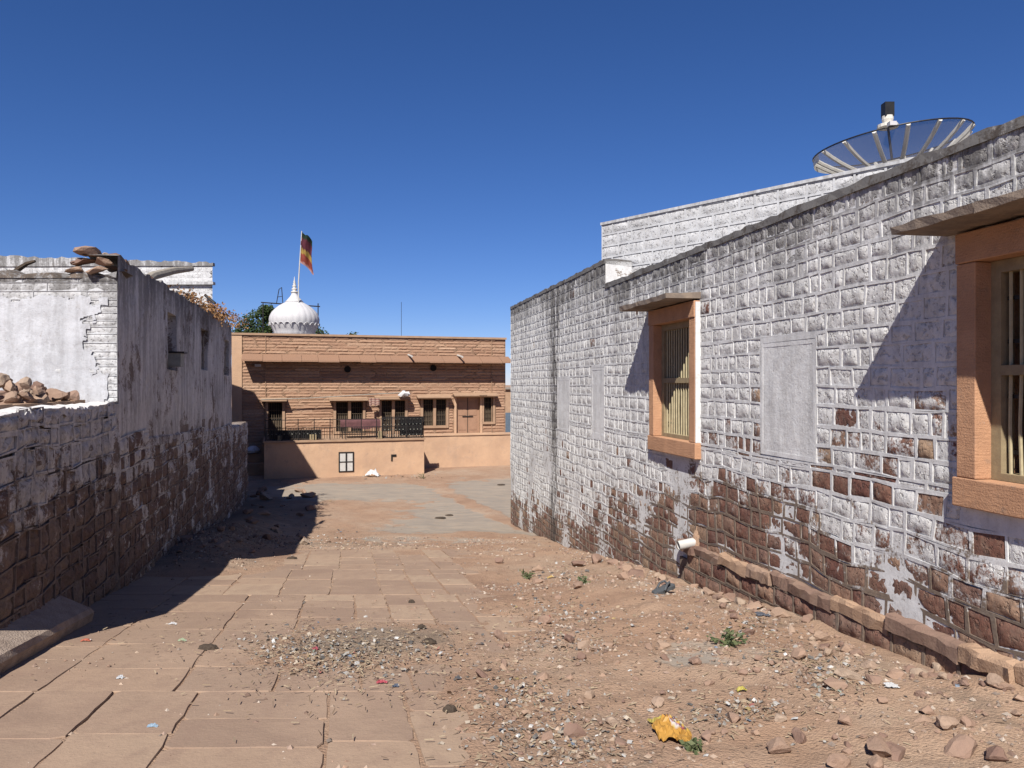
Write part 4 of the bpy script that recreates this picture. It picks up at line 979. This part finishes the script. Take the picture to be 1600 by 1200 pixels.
for k in range(9): t = a + (b - a) * (k + .5) / 9; m = MB(); m.tube([FF(t, dc_, zr + .25), FF(t, dc_, zr + .78)], .012, 5); m.build('bar', M['iron'], CT)
m = MB(); n1, n2 = 26, 14; ids = []
for i in range(n1 + 1):
    for j in range(n2 + 1):
        t = a - .1 + (b - a + .2) * i / n1; q = j / n2 * 1.5; L = .32 + .2 * nz(t * 1.6, 1) + .12 * (i / n1)
        if q < 1: d = dc_ - .85 + .92 * q; z = zr + .83 + .03 * nz(t * 3, q * 3)
        else: d = dc_ + .07 + .03 * nz(t * 6, q * 3); z = zr + .83 - (q - 1) * 2 * L
        ids.append(m.vert(FF(t, d, z)))
for i in range(n1):
    for j in range(n2): q = i * (n2 + 1) + j; m.face((ids[q], ids[q + 1], ids[q + n2 + 2], ids[q + n2 + 1]))
m.build('cloth', M['maroon'], CT, True)
def crumple(name, c, sx, sy, h, mat, label, cat, seed, colf=None, group=None):
    m = MB(); n = 16; ids = []; 
    for i in range(n + 1):
        for j in range(n + 1):
            a, b = i / n * 2 - 1, j / n * 2 - 1; rr = math.hypot(a, b) / 1.25
            x = a * sx * (1 + .35 * nz(b * 1.5, seed)) + .15 * sx * nz(a * 3, b * 3, seed); y = b * sy * (1 + .35 * nz(a * 1.5, seed + 5)) + .15 * sy * nz(a * 3, b * 3, seed + 9)
            z = h * max(0, 1 - rr * rr) * (.55 + .9 * abs(nz(a * 2.2, b * 2.2, seed + 2))) + h * .45 * abs(nz(a * 5, b * 5, seed + 3))
            px, py = c[0] + x, c[1] + y; k = dict(col=colf(a, b)) if colf else {}
            ids.append(m.vert((px, py, max(gz(px, py), c[2] - .3) + .008 + z), **k))
    for i in range(n):
        for j in range(n): q = i * (n + 1) + j; m.face((ids[q], ids[q + n + 1], ids[q + n + 2], ids[q + 1]))
    o = m.build(name, mat); return tag(o, label, cat, group)
p = FF(tt(582, TD + .4), TD + .4, 0); crumple('plastic_sack', (p.x, p.y, gz(p.x, p.y)),   .28, .16, .3, M['paper'], 'crumpled white plastic sack at the foot of the peach terrace', 'sack', 3.3)
p = FF(.45, 1.3, 0); 
m = MB(); q = FF(T0 - .5, .9, rz(-3.18)); m.lathe(tuple(q), [(.02, 0), (.26, .02), (.3, .12), (.22, .24), (.1, .3), (.01, .31)], 10)
for j, v in enumerate(m.v): m.v[j] = (v[0] + r.uniform(-.05, .05), v[1] + r.uniform(-.05, .05), v[2] + r.uniform(0, .04))
tag(m.build('cloth_bundle', M['paper']), 'small white bundle on the steps left of the peach terrace', 'bundle')
m = MB(); c = FF(tu(629), .5, zv(629, 616)); m.lathe(tuple(c), [(.02, -.1), (.22, -.06), (.3, 0), (.2, .09), (.05, .14)], 9)
for j, v in enumerate(m.v): m.v[j] = tuple(x + r.uniform(-.06, .06) for x in v)
tag(m.build('white_rag', M['paper']), 'white rag hanging at the end of the rail above the windows', 'rag')
RG = MB(); c = FF(tu(583), .52, zv(583, 622)); ids = []
for i in range(9):
    for j in range(7): ids.append(RG.vert(c + FF.ax[0] * (i / 8 - .5) * .5 + FF.ax[1] * (.03 * math.sin(i * 2) + .02 * nz(i, j)) - Vector((0, 0, j / 6 * .42 * (.8 + .3 * nz(i * .5, 1)))), col=((.5, .38, .3), (.3, .12, .1))[j % 2]))
for i in range(8):
    for j in range(6): q = i * 7 + j; RG.face((q, q + 1, q + 8, q + 7))
tag(RG.build('striped_cloth', M['litter']), 'striped brown cloth hung between the two double windows', 'cloth')

# ---- temple dome, flag, scaffold, trees ---------------------------------------------------------------
TP = empty('domed_shrine', None, 'white ribbed onion dome of a shrine rising behind the sandstone house', 'shrine'); dx, dy = -13.6, 48
m = MB(); m.lathe((dx, dy, rz(0)), [(1.2, 2.9), (1.25, 3.2), (1.34, 3.4), (1.5, 3.72), (1.535, 4.0), (1.5, 4.2), (1.38, 4.45), (1.17, 4.68), (.95, 4.86), (.72, 5.0), (.5, 5.12)], 128, 24, .022); m.build('dome', M['white'], TP, True)
m = MB(); m.lathe((dx, dy, rz(0)), [(.5, 5.08), (.56, 5.13), (.5, 5.18), (.4, 5.3), (.27, 5.45), (.19, 5.6), (.17, 5.7)], 32); m.build('neck', M['white'], TP, True)
m = MB(); m.lathe((dx, dy, rz(0)), [(.2, 5.68), (.22, 5.74), (.2, 5.79), (.1, 5.82), (.17, 5.9), (.17, 5.96), (.08, 6.02), (.13, 6.1), (.13, 6.15), (.06, 6.2), (.1, 6.27), (.05, 6.34), (.07, 6.4), (.03, 6.48), (.008, 6.72)], 20); m.build('finial', M['white_pipe'], TP, True)
for k in range(24):
    a = 6.2832 * k / 24; m = MB(); c = Vector((dx, dy, rz(3.62))); rr = 1.49; e1 = Vector((-math.sin(a), math.cos(a), 0)); rad = Vector((math.cos(a), math.sin(a), 0))
    m.tube([c + rad * (rr + .015 * math.sin(3.14 * i / 8)) + e1 * .17 * math.cos(3.1416 * i / 8) + Vector((0, 0, .16 * math.sin(3.1416 * i / 8))) + rad * .03 for i in range(9)], .025, 5); m.build('petal_moulding', M['white'], TP)
m = MB(); m.lathe((dx, dy, rz(0)), [(1.35, 1.4), (1.35, 2.8), (1.6, 2.82), (1.6, 2.9), (1.2, 2.92)], 40); m.build('drum', M['white'], TP)
m = MB(); m.box((dx, dy, rz(-1.5)), (2.2, 2.2, 3.0)); m.build('body', M['white'], TP)
FG = empty('flag', None, 'tall pole with a striped red yellow and dark flag beside the dome', 'flag'); Yf = 47.5
p0, p1 = at(466, 470, Yf), at(471.5, 361, Yf); p0.z = rz(1.0)
m = MB(); m.tube([Vector((p0.x, Yf, rz(1.0))), at(466.5, 440, Yf), p1], [.05, .04, .028], 8); m.build('pole', M['white_pipe'], FG)
m = MB(); n1, n2 = 26, 20; ids = []; SC = [(.012, .03, .018), (.09, .018, .03), (.34, .22, .05), (.23, .045, .03), (.36, .2, .19)]
for i in range(n1 + 1):
    for j in range(n2 + 1):
        a, b = i / n1, j / n2
        u = (471.5 - 3.5 * a) + b * (15 + 9 * a - 2 * math.sin(a * 3)) ; v = 362 + 47 * a + b * (12 + 8 * a) + 3 * math.sin(b * 7 + a * 2) * b
        Y = Yf + .22 * math.sin(b * 8 + a * 3) * b + .1 * nz(a * 4, b * 4); s_ = a * 1.0 + .03 * nz(a * 5, b * 9)
        k = 0 if s_ < .16 else 1 if s_ < .50 else 2 if s_ < .66 else 3 if s_ < .93 else 4
        ids.append(m.vert(at(u, v, Yf) + Vector((0, Y - Yf, 0)), col=SC[k]))
for i in range(n1):
    for j in range(n2): q = i * (n2 + 1) + j; m.face((ids[q], ids[q + 1], ids[q + n2 + 2], ids[q + n2 + 1]))
m.build('cloth', M['flag'], FG, True)
SF = empty('scaffold_frame', None, 'thin dark metal frame standing behind the white dome', 'frame'); Ys = 51
def bar(pts, rr=.04): m = MB(); m.tube(pts, rr, 6); m.build('bar', M['iron'], SF)
for u in (411, 497):
    p = at(u, 474, Ys); bar([p, (p.x, p.y, rz(-1))])
    p2 = at(u, 474, Ys + 2); bar([p2, (p2.x, p2.y, rz(-1))])
bar([at(408, 472.5, Ys), at(500, 479, Ys)]); bar([at(408, 472.5, Ys + 2), at(500, 479, Ys + 2)])
bar([at(432, 474, Ys), at(436, 452, Ys), at(440, 449, Ys), at(442, 474, Ys)], .03); bar([at(433.5, 464, Ys), at(441, 463, Ys)], .02)
def tree(c, trunk_h, crown, nleaf, seed, label, lsz=.2, group='trees behind the sandstone house'):
    r = random.Random(seed); T = empty('tree', None, label, 'tree', group); m = MB()
    b = Vector((c[0], c[1], c[2])); top = b + Vector((0, 0, trunk_h)); m.tube([b - Vector((0, 0, .3)), b + Vector((.1, 0, trunk_h * .5)), top], [.28, .2, .14], 8); cl = []
    for (ox, oy, oz, rr) in crown:
        e = top + Vector((ox, oy, oz)); m.tube([b + Vector((.05, 0, trunk_h * .75)), (top + e) / 2 + Vector((0, 0, .2)), e], [.12, .07, .03], 6); cl.append((e, rr))
    m.build('trunk', M['bark'], T); lf = MB()
    for k in range(nleaf):
        e, rr = cl[r.randrange(len(cl))]; d = Vector((r.gauss(0, 1), r.gauss(0, 1), r.gauss(0, .8))).normalized(); tw = e + d * rr * r.uniform(.35, 1.0) ** .6
        rn = min(1, max(0, .5 + .35 * d.z + r.gauss(0, .2)))
        for q in range(3):
            p = tw + Vector((r.gauss(0, .12), r.gauss(0, .12), r.gauss(0, .1))); d1 = Vector((r.gauss(0, 1), r.gauss(0, 1), r.gauss(0, .6))).normalized(); d2 = d1.orthogonal().normalized(); s_ = lsz * r.uniform(.5, 1)
            lf.quad(p - d1 * s_, p + d2 * s_ * .45, p + d1 * s_, p - d2 * s_ * .45, rnd=rn)
    lf.build('crown', M['leaf'], T)
p = at(402, 600, 56); tree((p.x, p.y, prof(56)), 6.5, [(0, 0, 2.2, 1.0), (.8, .3, 1.9, .8), (-.8, 0, 1.5, .8), (-1.7, .3, .9, .7), (1.3, 0, 1.2, 1.0), (.3, -.5, .8, 1.1), (-1.0, .5, .3, 1.0), (.7, 0, 2.9, .5)], 2100, 61, 'dark green tree left of the white dome', .14)
p = at(507, 600, 58); tree((p.x, p.y, prof(58)), 6.2, [(0, 0, 1.3, .6), (-.6, 0, 1.6, .6), (.3, 0, .9, .5), (-1, 0, .7, .7)], 700, 62, 'small dark tree top just right of the white dome', .13)
p = at(552, 600, 60); tree((p.x, p.y, prof(60)), 6.7, [(0, 0, 1.15, .3), (-.3, 0, .7, .3), (.3, 0, .6, .3)], 200, 63, 'sliver of a tree top above the house parapet', .12)
DH = empty('distant_house', None, 'sliver of a distant house between the sandstone house and the white wall', 'house')
m = MB(); m.box((.4, 62, rz(-2.5)), (1.5, 3, 2.1)); m.build('wall', M['tan_trim'], DH); m = MB(); m.box((.4, 58.9, rz(-3.2)), (1.3, .08, 1.0)); m.build('door', simple('blue grey paint', (.13, .18, .24)), DH); m = MB(); m.box((.4, 62, rz(-.35)), (1.7, 3.2, .06)); m.build('roof', M['roofslab'], DH)

# ---- things lying on the ground --------------------------------------------------------------------------
r = random.Random(71)
# stone slab by the low wall
A, B = Vector((-4.33, 7.9, 0)), Vector((-3.75, 5.2, 0)); dl = (B - A).normalized(); nl = Vector((-dl.y, dl.x, 0)); nl = nl if nl.x < 0 else -nl
m = MB(); n = 14; prev = None
for i in range(n + 1):
    p = A.lerp(B, i / n); zb = prof(p.y) - .05
    q = [m.vert((p + nl * d + Vector((0, 0, z + zb)) + Vector((r.uniform(-.006, .006),) * 3))) for d, z in ((.02, -.1), (-.03, .14), (-.005, .19), (.44, .40), (.46, .0))]
    if prev:
        for k in range(5): m.face((prev[k], prev[(k + 1) % 5], q[(k + 1) % 5], q[k]))
    else: m.face(q)
    prev = q
m.face(prev[::-1]); tag(m.build('stone_slab', simple('rough grey pink slab', (.56, .44, .35), (.42, .32, .25), 8, .95, .9, .02)), 'long thick stone slab lying against the foot of the low wall', 'slab')
p = ground_at(2, 1030); rock(p, .3, 'white painted stone at the end of the long slab', None, r, 'white_stone', 'stone'); bpy.data.objects['white_stone'].data = ROCKS[3].copy(); bpy.data.objects['white_stone'].data.materials[0] = M['white']
# sandal
SD = empty('rubber_sandal', None, 'worn grey rubber sandal lying on the dirt near the white pipe', 'sandal'); c = ground_at(1037, 926); ax = Vector((.75, .66, .12)).normalized(); ay = Vector((-.66, .75, 0)); L = .17
out = [(-1, .0), (-.9, .3), (-.5, .36), (0, .3), (.45, .38), (.8, .36), (1, .1), (1, -.12), (.8, -.34), (.4, -.34), (0, -.26), (-.5, -.33), (-.9, -.26)]
m = MB(); lo = [m.vert(c + ax * x * L + ay * y * L + Vector((0, 0, .02))) for x, y in out]; hi = [m.vert(c + ax * x * L + ay * y * L + Vector((0, 0, .055))) for x, y in out]; m.face(hi); m.face(lo[::-1])
for i in range(len(out)): j = (i + 1) % len(out); m.face((lo[i], lo[j], hi[j], hi[i]))
m.build('sole', M['rubber'], SD)
for sg in (-1, 1):
    m = MB(); m.tube([c + ax * .6 * L + Vector((0, 0, .055)), c + ax * .35 * L + ay * sg * .2 * L + Vector((0, 0, .11)), c - ax * .05 * L + ay * sg * .3 * L + Vector((0, 0, .1)), c - ax * .3 * L + ay * sg * .33 * L + Vector((0, 0, .05))], .013, 6); m.build('strap', M['rubber'], SD)
# yellow bag and small litter items
def ycol(a, b):
    if a > .0 and b > -.3: return [(.75, .7, .68), (.35, .03, .12), (.03, .03, .06), (.7, .5, .08)][int((a * 3.1 + b * 4.7) * 2) % 4]
    return (.55, .29, .06) if b < .3 else (.52, .42, .10)
c = ground_at(1045, 1142); crumple('yellow_bag', c, .095, .22, .075, M['litter'], 'crumpled yellow plastic bag with printed patch on the dirt', 'bag', 8.1, ycol)
for (u, v, sx, sy, colr, lb, nm, ct) in ((597, 1069, .055, .02, (.5, .03, .06), 'small red and white packet beside the litter heap', 'packet', 'packet'), (493, 1016, .03, .03, (.5, .05, .09), 'small crimson scrap in the litter heap', 'scrap', 'scrap'), (135, 1003, .05, .03, (.55, .10, .03), 'orange scrap at the shade edge by the slab', 'scrap', 'scrap'),
        (270, 977, .05, .015, (.7, .7, .72), 'white strip of plastic on the paving near shade', 'plastic_strip', 'strip'), (285, 1003, .045, .016, (.4, .5, .3), 'pale green strip of plastic on the paving', 'plastic_strip', 'strip'), (188, 1062, .03, .03, (.7, .72, .75), 'tiny white crumpled wrapper on a paving joint', 'wrapper', 'wrapper'), (239, 1138, .04, .02, (.3, .45, .6), 'small blue and white wrapper on the near paving', 'wrapper', 'wrapper'),
        (618, 1075, .03, .02, (.06, .09, .16), 'small navy scrap right of the red packet', 'scrap', 'scrap'), (715, 1063, .035, .02, (.05, .05, .06), 'small black scrap on the paving edge', 'scrap', 'scrap'), (1192, 962, .09, .06, (.06, .07, .1), 'dark blue rag among rubble at the wall foot', 'rag', 'rag'), (1392, 1074, .06, .04, (.7, .7, .7), 'white wrapper among stones by the wall foot', 'wrapper', 'wrapper'), (860, 903, .06, .04, (.6, .38, .08), 'yellow wrapper at the edge of the dirt mound', 'wrapper', 'wrapper'), (1158, 1080, .04, .03, (.6, .5, .05), 'tiny yellow scrap on the bare dirt', 'scrap', 'scrap')):
    c = ground_at(u, v); c.z += .015; crumple(nm, c, sx * .8, sy * .8, .025, M['litter'], lb, ct, u * .13, (lambda a, b, q=tuple(.7 * x + .05 for x in colr): q if (a + b) < .7 else (.6, .58, .56)))
# dung pats
for (u, v, s_, lb) in ((688, 810, .26, 'dark dung pat on the pale concrete, nearer of two'), (702, 806, .2, 'dark dung pat on the pale concrete, farther of two'), (325, 1015, .12, 'dark dung crumbs on the left paving'), (670, 1006, .10, 'flat brown dung patch on the middle paving'), (659, 983, .06, 'small round dark dropping on the middle paving'), (703, 1113, .07, 'dung crumbs on the near paving edge'), (456, 874, .14, 'dark dung lump at the edge of the shade'), (783, 758, .25, 'dark spot of dung near the far wall corner'), (643, 943, .06, 'small dropping on the farther paving')):
    c = ground_at(u, v); s_ *= .68; m = MB(); m.lathe((c.x, c.y, c.z), [(s_, .012), (s_ * .85, .03), (s_ * .5, .042), (s_ * .1, .045)], 14)
    for j, q in enumerate(m.v): k = 1 + .3 * nz(q[0] * 14, q[1] * 14); m.v[j] = (c.x + (q[0] - c.x) * k, c.y + (q[1] - c.y) * k * .75, q[2] + r.uniform(-.004, .006))
    tag(m.build('dung_pat', M['dung']), lb, 'dung')
# named larger rocks
for (u, v, px, lb) in ((1500, 1160, 78, 'big pinkish rock at the lower right corner'), (1475, 1128, 42, 'wedge of stone behind the big lower right rock'), (1375, 1168, 62, 'squat rock left of the big lower right rock'), (1400, 1172, 50, 'dark sided rock touching the squat rock'), (1322, 1125, 34, 'maroon rock alone on the dirt'), (1218, 1166, 46, 'flat pale rock on the near dirt'), (1250, 1150, 34, 'blocky tan rock beside the flat pale rock'), (1145, 1118, 36, 'tan rock right of the yellow bag'), (1330, 1052, 40, 'tan rock at the rubble by the wall foot'), (1305, 1068, 36, 'brown rock in the rubble by the wall foot'), (1365, 1060, 30, 'pinkish rock nearest the wall in the rubble'), (1245, 1020, 30, 'pale tan rock by the wall foot above the rubble'), (1325, 1012, 34, 'cream rock against the wall foot'), (1180, 945, 34, 'reddish block at the wall foot beyond the weed'), (1170, 985, 28, 'rounded brown stone near the weed'), (900, 1140, 44, 'grey flat stone in the gravel strip'), (968, 1156, 30, 'pointed tan stone left of the yellow bag'), (920, 1085, 26, 'reddish flat chip on the gravel strip'), (1035, 1005, 30, 'pale rock on the mound left of the weed'), (1015, 1008, 22, 'small slanted rock beside the pale mound rock'), (890, 996, 26, 'sandy stone on the mound side'), (1097, 968, 22, 'dark edged stone below the sandal'), (1310, 1188, 44, 'half buried flat stone at the bottom edge'), (1325, 1172, 22, 'round brown stone above the half buried flat stone'), (1512, 1127, 30, 'small brown stone by the right edge'), (1560, 1180, 40, 'rough rock at the far right bottom edge'), (1365, 1192, 36, 'broken stone at the bottom edge centre right'), (1430, 1048, 26, 'little pink rock beside the white wrapper'), (1465, 1040, 26, 'tan chunk leaning on the wall foot'), (975, 900, 30, 'thin dark slate leaning by the wall foot')):
    c = ground_at(u, v + px * .2); rock(c, px / 1200 * c.y * .95, lb, None, r)
LAND = [('the yellow plastic bag', (1045, 1142)), ('the grey sandal', (1045, 916)), ('the low green weed', (1135, 1008)), ('the white wrapper by the wall', (1392, 1074)), ('the big lower right rock', (1500, 1160)), ('the litter heap on the paving', (600, 1030)), ('the gravelly lower centre', (850, 1140)), ('the small far green tuft', (825, 902)), ('the maroon lone rock', (1322, 1125)), ('the white pipe mouth', (1065, 880)), ('the shade tip on the paving', (480, 850)), ('the dark dung lump', (456, 874))]
ORD = ['closest', 'second closest', 'third closest', 'fourth closest', 'fifth closest', 'sixth closest', 'seventh closest', 'eighth closest', 'ninth closest', 'tenth closest']
LP = [(n_, ground_at(*q)) for n_, q in LAND]
GRP = [('sandstone stone scattered over the dirt beside the right wall', 'stones on the dirt strip', 115, lambda: (r.uniform(740, 1600), r.uniform(850, 1190)), (9, 26)), ('stone lying in the shaded rubble along the tall left wall', 'stones in the shaded rubble', 45, lambda: (r.uniform(270, 500), r.uniform(765, 870)), (9, 22)), ('stone strewn along the foot of the right wall', 'stones along the wall foot', 75, None, (12, 32))]
for lb, gp, n, f, (s0, s1) in GRP:
    k = 0
    while k < n:
        if f: u, v = f(); c = ground_at(u, v)
        else: Y = r.uniform(5.0, 13); x = wallx_r(Y) - .12 - abs(r.gauss(0, .28)); c = Vector((x, Y, gz(x, Y)))
        if c.x > wallx_r(c.y) - .15 or c.x < wallx_l(c.y) + .15 or paved(c.x, c.y) > .6 and 'shaded' not in lb: continue
        rock(c, (s0 + (s1 - s0) * r.random() ** 2.2) / 1200 * c.y * 1.1, lb, gp, r); k += 1
cnt = {}
for o in sorted([o for o in COL.objects if o.get('group') in ('stones on the dirt strip', 'stones along the wall foot', 'stones in the shaded rubble')], key=lambda o: min((o.location - q).length for _, q in LP)):
    n_, q = min(LP, key=lambda t: (o.location - t[1]).length); key = (o['group'], n_); i = cnt.get(key, 0); cnt[key] = i + 1
    if i < 10: o['label'] = {'stones on the dirt strip': 'loose stone on open dirt', 'stones along the wall foot': 'wall-foot stone', 'stones in the shaded rubble': 'shaded rubble stone'}[o['group']] + ', the ' + ORD[i] + ' to ' + n_
# weeds
def weed(u, v, sz, n, label):
    c = ground_at(u, v); W = empty('weed', None, label, 'weed', 'weeds on the dirt'); st = MB(); lf = MB()
    for k in range(n):
        a = r.uniform(0, 6.28); tip = c + Vector((math.cos(a) * sz * r.random(), math.sin(a) * sz * r.random(), sz * r.uniform(.15, .8))); st.tube([c, (c + tip) / 2 + Vector((0, 0, .02)), tip], .004, 4)
        for q in range(9):
            p = c.lerp(tip, r.uniform(.3, 1.05)) + Vector((r.gauss(0, .02), r.gauss(0, .02), r.gauss(0, .012))); d1 = Vector((r.gauss(0, 1), r.gauss(0, 1), r.gauss(.2, .5))).normalized(); d2 = d1.orthogonal().normalized(); s_ = r.uniform(.012, .026)
            lf.quad(p - d1 * s_, p + d2 * s_ * .6, p + d1 * s_, p - d2 * s_ * .6, rnd=r.random())
    tag(st.build('stems', M['weed'], W), kind='stuff'); tag(lf.build('leaves', M['weed'], W), kind='stuff')
weed(1135, 1008, .17, 14, 'low green weed on the dirt near the right wall'); weed(1080, 1172, .06, 8, 'small green sprig beside the yellow bag'); weed(825, 902, .13, 10, 'small green tuft at the far edge of the dirt mound'); weed(912, 912, .12, 8, 'sparse green tuft left of the sandal'); weed(662, 748, .35, 10, 'green tuft at the terrace corner')

# ---- uncountable bits: gravel, litter, straw -------------------------------------------------------------------
EARTH = [(.42, .28, .2), (.34, .22, .16), (.48, .36, .27), (.26, .17, .13), (.55, .46, .38), (.38, .27, .21), (.30, .24, .2)]
def chip(m, p, s_, colr):
    a = r.uniform(0, 6.28); ca, sa = math.cos(a), math.sin(a); pts = []
    for x, y, z in ((1, 0, 0), (0, .8, 0), (-1, 0, .1), (0, -.8, 0), (.1, .1, .7), (0, 0, -.4)):
        x *= s_ * r.uniform(.6, 1.2); y *= s_ * r.uniform(.6, 1.2); z *= s_ * r.uniform(.6, 1.2); pts.append(m.vert((p[0] + x * ca - y * sa, p[1] + x * sa + y * ca, p[2] + z + s_ * .15), col=colr))
    for i in range(4): m.face((pts[i], pts[(i + 1) % 4], pts[4])); m.face((pts[(i + 1) % 4], pts[i], pts[5]))
gm = MB(); k = 0
def okp(x, y): return x < wallx_r(y) - .06 - (.1 if y < 10.4 else 0) and x > wallx_l(y) + .08
while k < 14000:
    y = 3.3 + 15 * r.random() ** 1.7; x = r.uniform(wallx_l(y), wallx_r(y)); p_ = paved(x, y)
    if not okp(x, y) or r.random() < p_ * .94: continue
    dens = .06 + .94 * sm(.0, .5, nz(x * 1.0, y * 1.0, 3.3) + .5 * nz(x * 3, y * 3, 1)) + debris(x, y)
    if r.random() > dens: continue
    s_ = .005 + .02 * r.random() ** 3; q = r.choice(EARTH); f = r.uniform(.75, 1.15); chip(gm, (x, y, gz(x, y) + (.008 if p_ > .5 else 0) - s_ * .25 * r.random()), s_ * (1 + y * .04), tuple(a * f for a in q)); k += 1
tag(gm.build('gravel', M['chip']), 'small gravel chips scattered over the dirt', 'gravel', None, 'stuff')
LCOL = [(.6, .58, .55), (.52, .49, .45), (.7, .69, .67), (.5, .48, .45), (.35, .33, .3), (.15, .14, .13), (.5, .42, .33), (.42, .32, .22), (.2, .25, .33), (.4, .16, .13), (.48, .36, .16), (.3, .34, .28)]
LW = [3.5, 4, 2, 7, 10, 12, 12, 14, .8, .5, .8, 1]
lm = MB()
def bit(p, s_):
    d1 = Vector((r.gauss(0, 1), r.gauss(0, 1), r.gauss(0, .35))).normalized(); d2 = Vector((-d1.y, d1.x, r.gauss(0, .5))).normalized(); c = r.choices(LCOL, LW)[0]; f = r.uniform(.7, 1.05); c = tuple(a * f for a in c); a_ = r.uniform(.3, .9)
    P = Vector(p); n = d1.cross(d2); n = n if n.z > 0 else -n; k = r.uniform(.1, .5)
    v = [lm.vert(P + d1 * x * s_ + d2 * y * s_ * a_ + n * z * s_, col=c) for x, y, z in ((-1, -1, 0), (0, -1, k), (1, -.8, 0), (-.9, 1, 0), (.1, 1, k), (1, .9, .1))]
    lm.face((v[0], v[1], v[4], v[3])); lm.face((v[1], v[2], v[5], v[4]))
SPOT = [(470, 1010, 75, 26, 330), (560, 1020, 110, 38, 330), (520, 1045, 110, 26, 130), (640, 1010, 90, 30, 90), (830, 1140, 90, 60, 300), (900, 1170, 80, 35, 130), (800, 1080, 60, 25, 110), (880, 1000, 60, 30, 110), (840, 950, 60, 25, 80), (900, 960, 80, 30, 80), (1180, 975, 40, 25, 100), (1250, 1030, 60, 20, 100), (1300, 1062, 45, 26, 150), (1170, 1108, 50, 18, 90), (1100, 1120, 70, 30, 70), (870, 895, 50, 14, 80), (960, 1000, 200, 70, 130), (1300, 1120, 250, 60, 60), (540, 842, 60, 14, 70), (440, 820, 60, 40, 60), (700, 1000, 350, 120, 45), (620, 745, 60, 4, 60), (990, 880, 70, 12, 50)]
for u, v, ru, rv, n in SPOT:
    for _ in range(int(n * 1.5)):
        c = ground_at(u + r.gauss(0, ru * .6), v + r.gauss(0, rv * .6))
        if okp(c.x, c.y): bit((c.x, c.y, c.z + .004 + (.008 if paved(c.x, c.y) > .5 else 0) + .02 * r.random() * (r.random() < .25)), (.005 + .022 * r.random() ** 2.6) * (.6 + c.y * .055))
tag(lm.build('litter', M['litter']), 'torn paper and plastic litter bits over the lane', 'litter', None, 'stuff')
sm_b = MB()
for u, v, ru, rv, n in SPOT + [(1000, 1050, 300, 90, 500), (540, 1040, 150, 40, 500), (250, 985, 90, 30, 120), (600, 850, 200, 15, 200)]:
    for _ in range(int(n * .9)):
        c = ground_at(u + r.gauss(0, ru * .8), v + r.gauss(0, rv * .8))
        if not okp(c.x, c.y): continue
        a = r.uniform(0, 6.28); L = r.uniform(.008, .032); d = Vector((math.cos(a), math.sin(a), r.gauss(0, .15))) * L; b = Vector((-math.sin(a), math.cos(a), .5)) * .0022 * (1 + c.y * .1); c.z += .012 + (.02 if paved(c.x, c.y) > .5 else 0)
        q = r.choice([(.34, .25, .16), (.26, .18, .12), (.42, .33, .22), (.2, .14, .1)]); sm_b.quad(c - d - b, c + d - b, c + d + b, c - d + b, col=q)
tag(sm_b.build('straw', M['chip']), 'dry straw and twig bits among the dirt', 'straw', None, 'stuff')
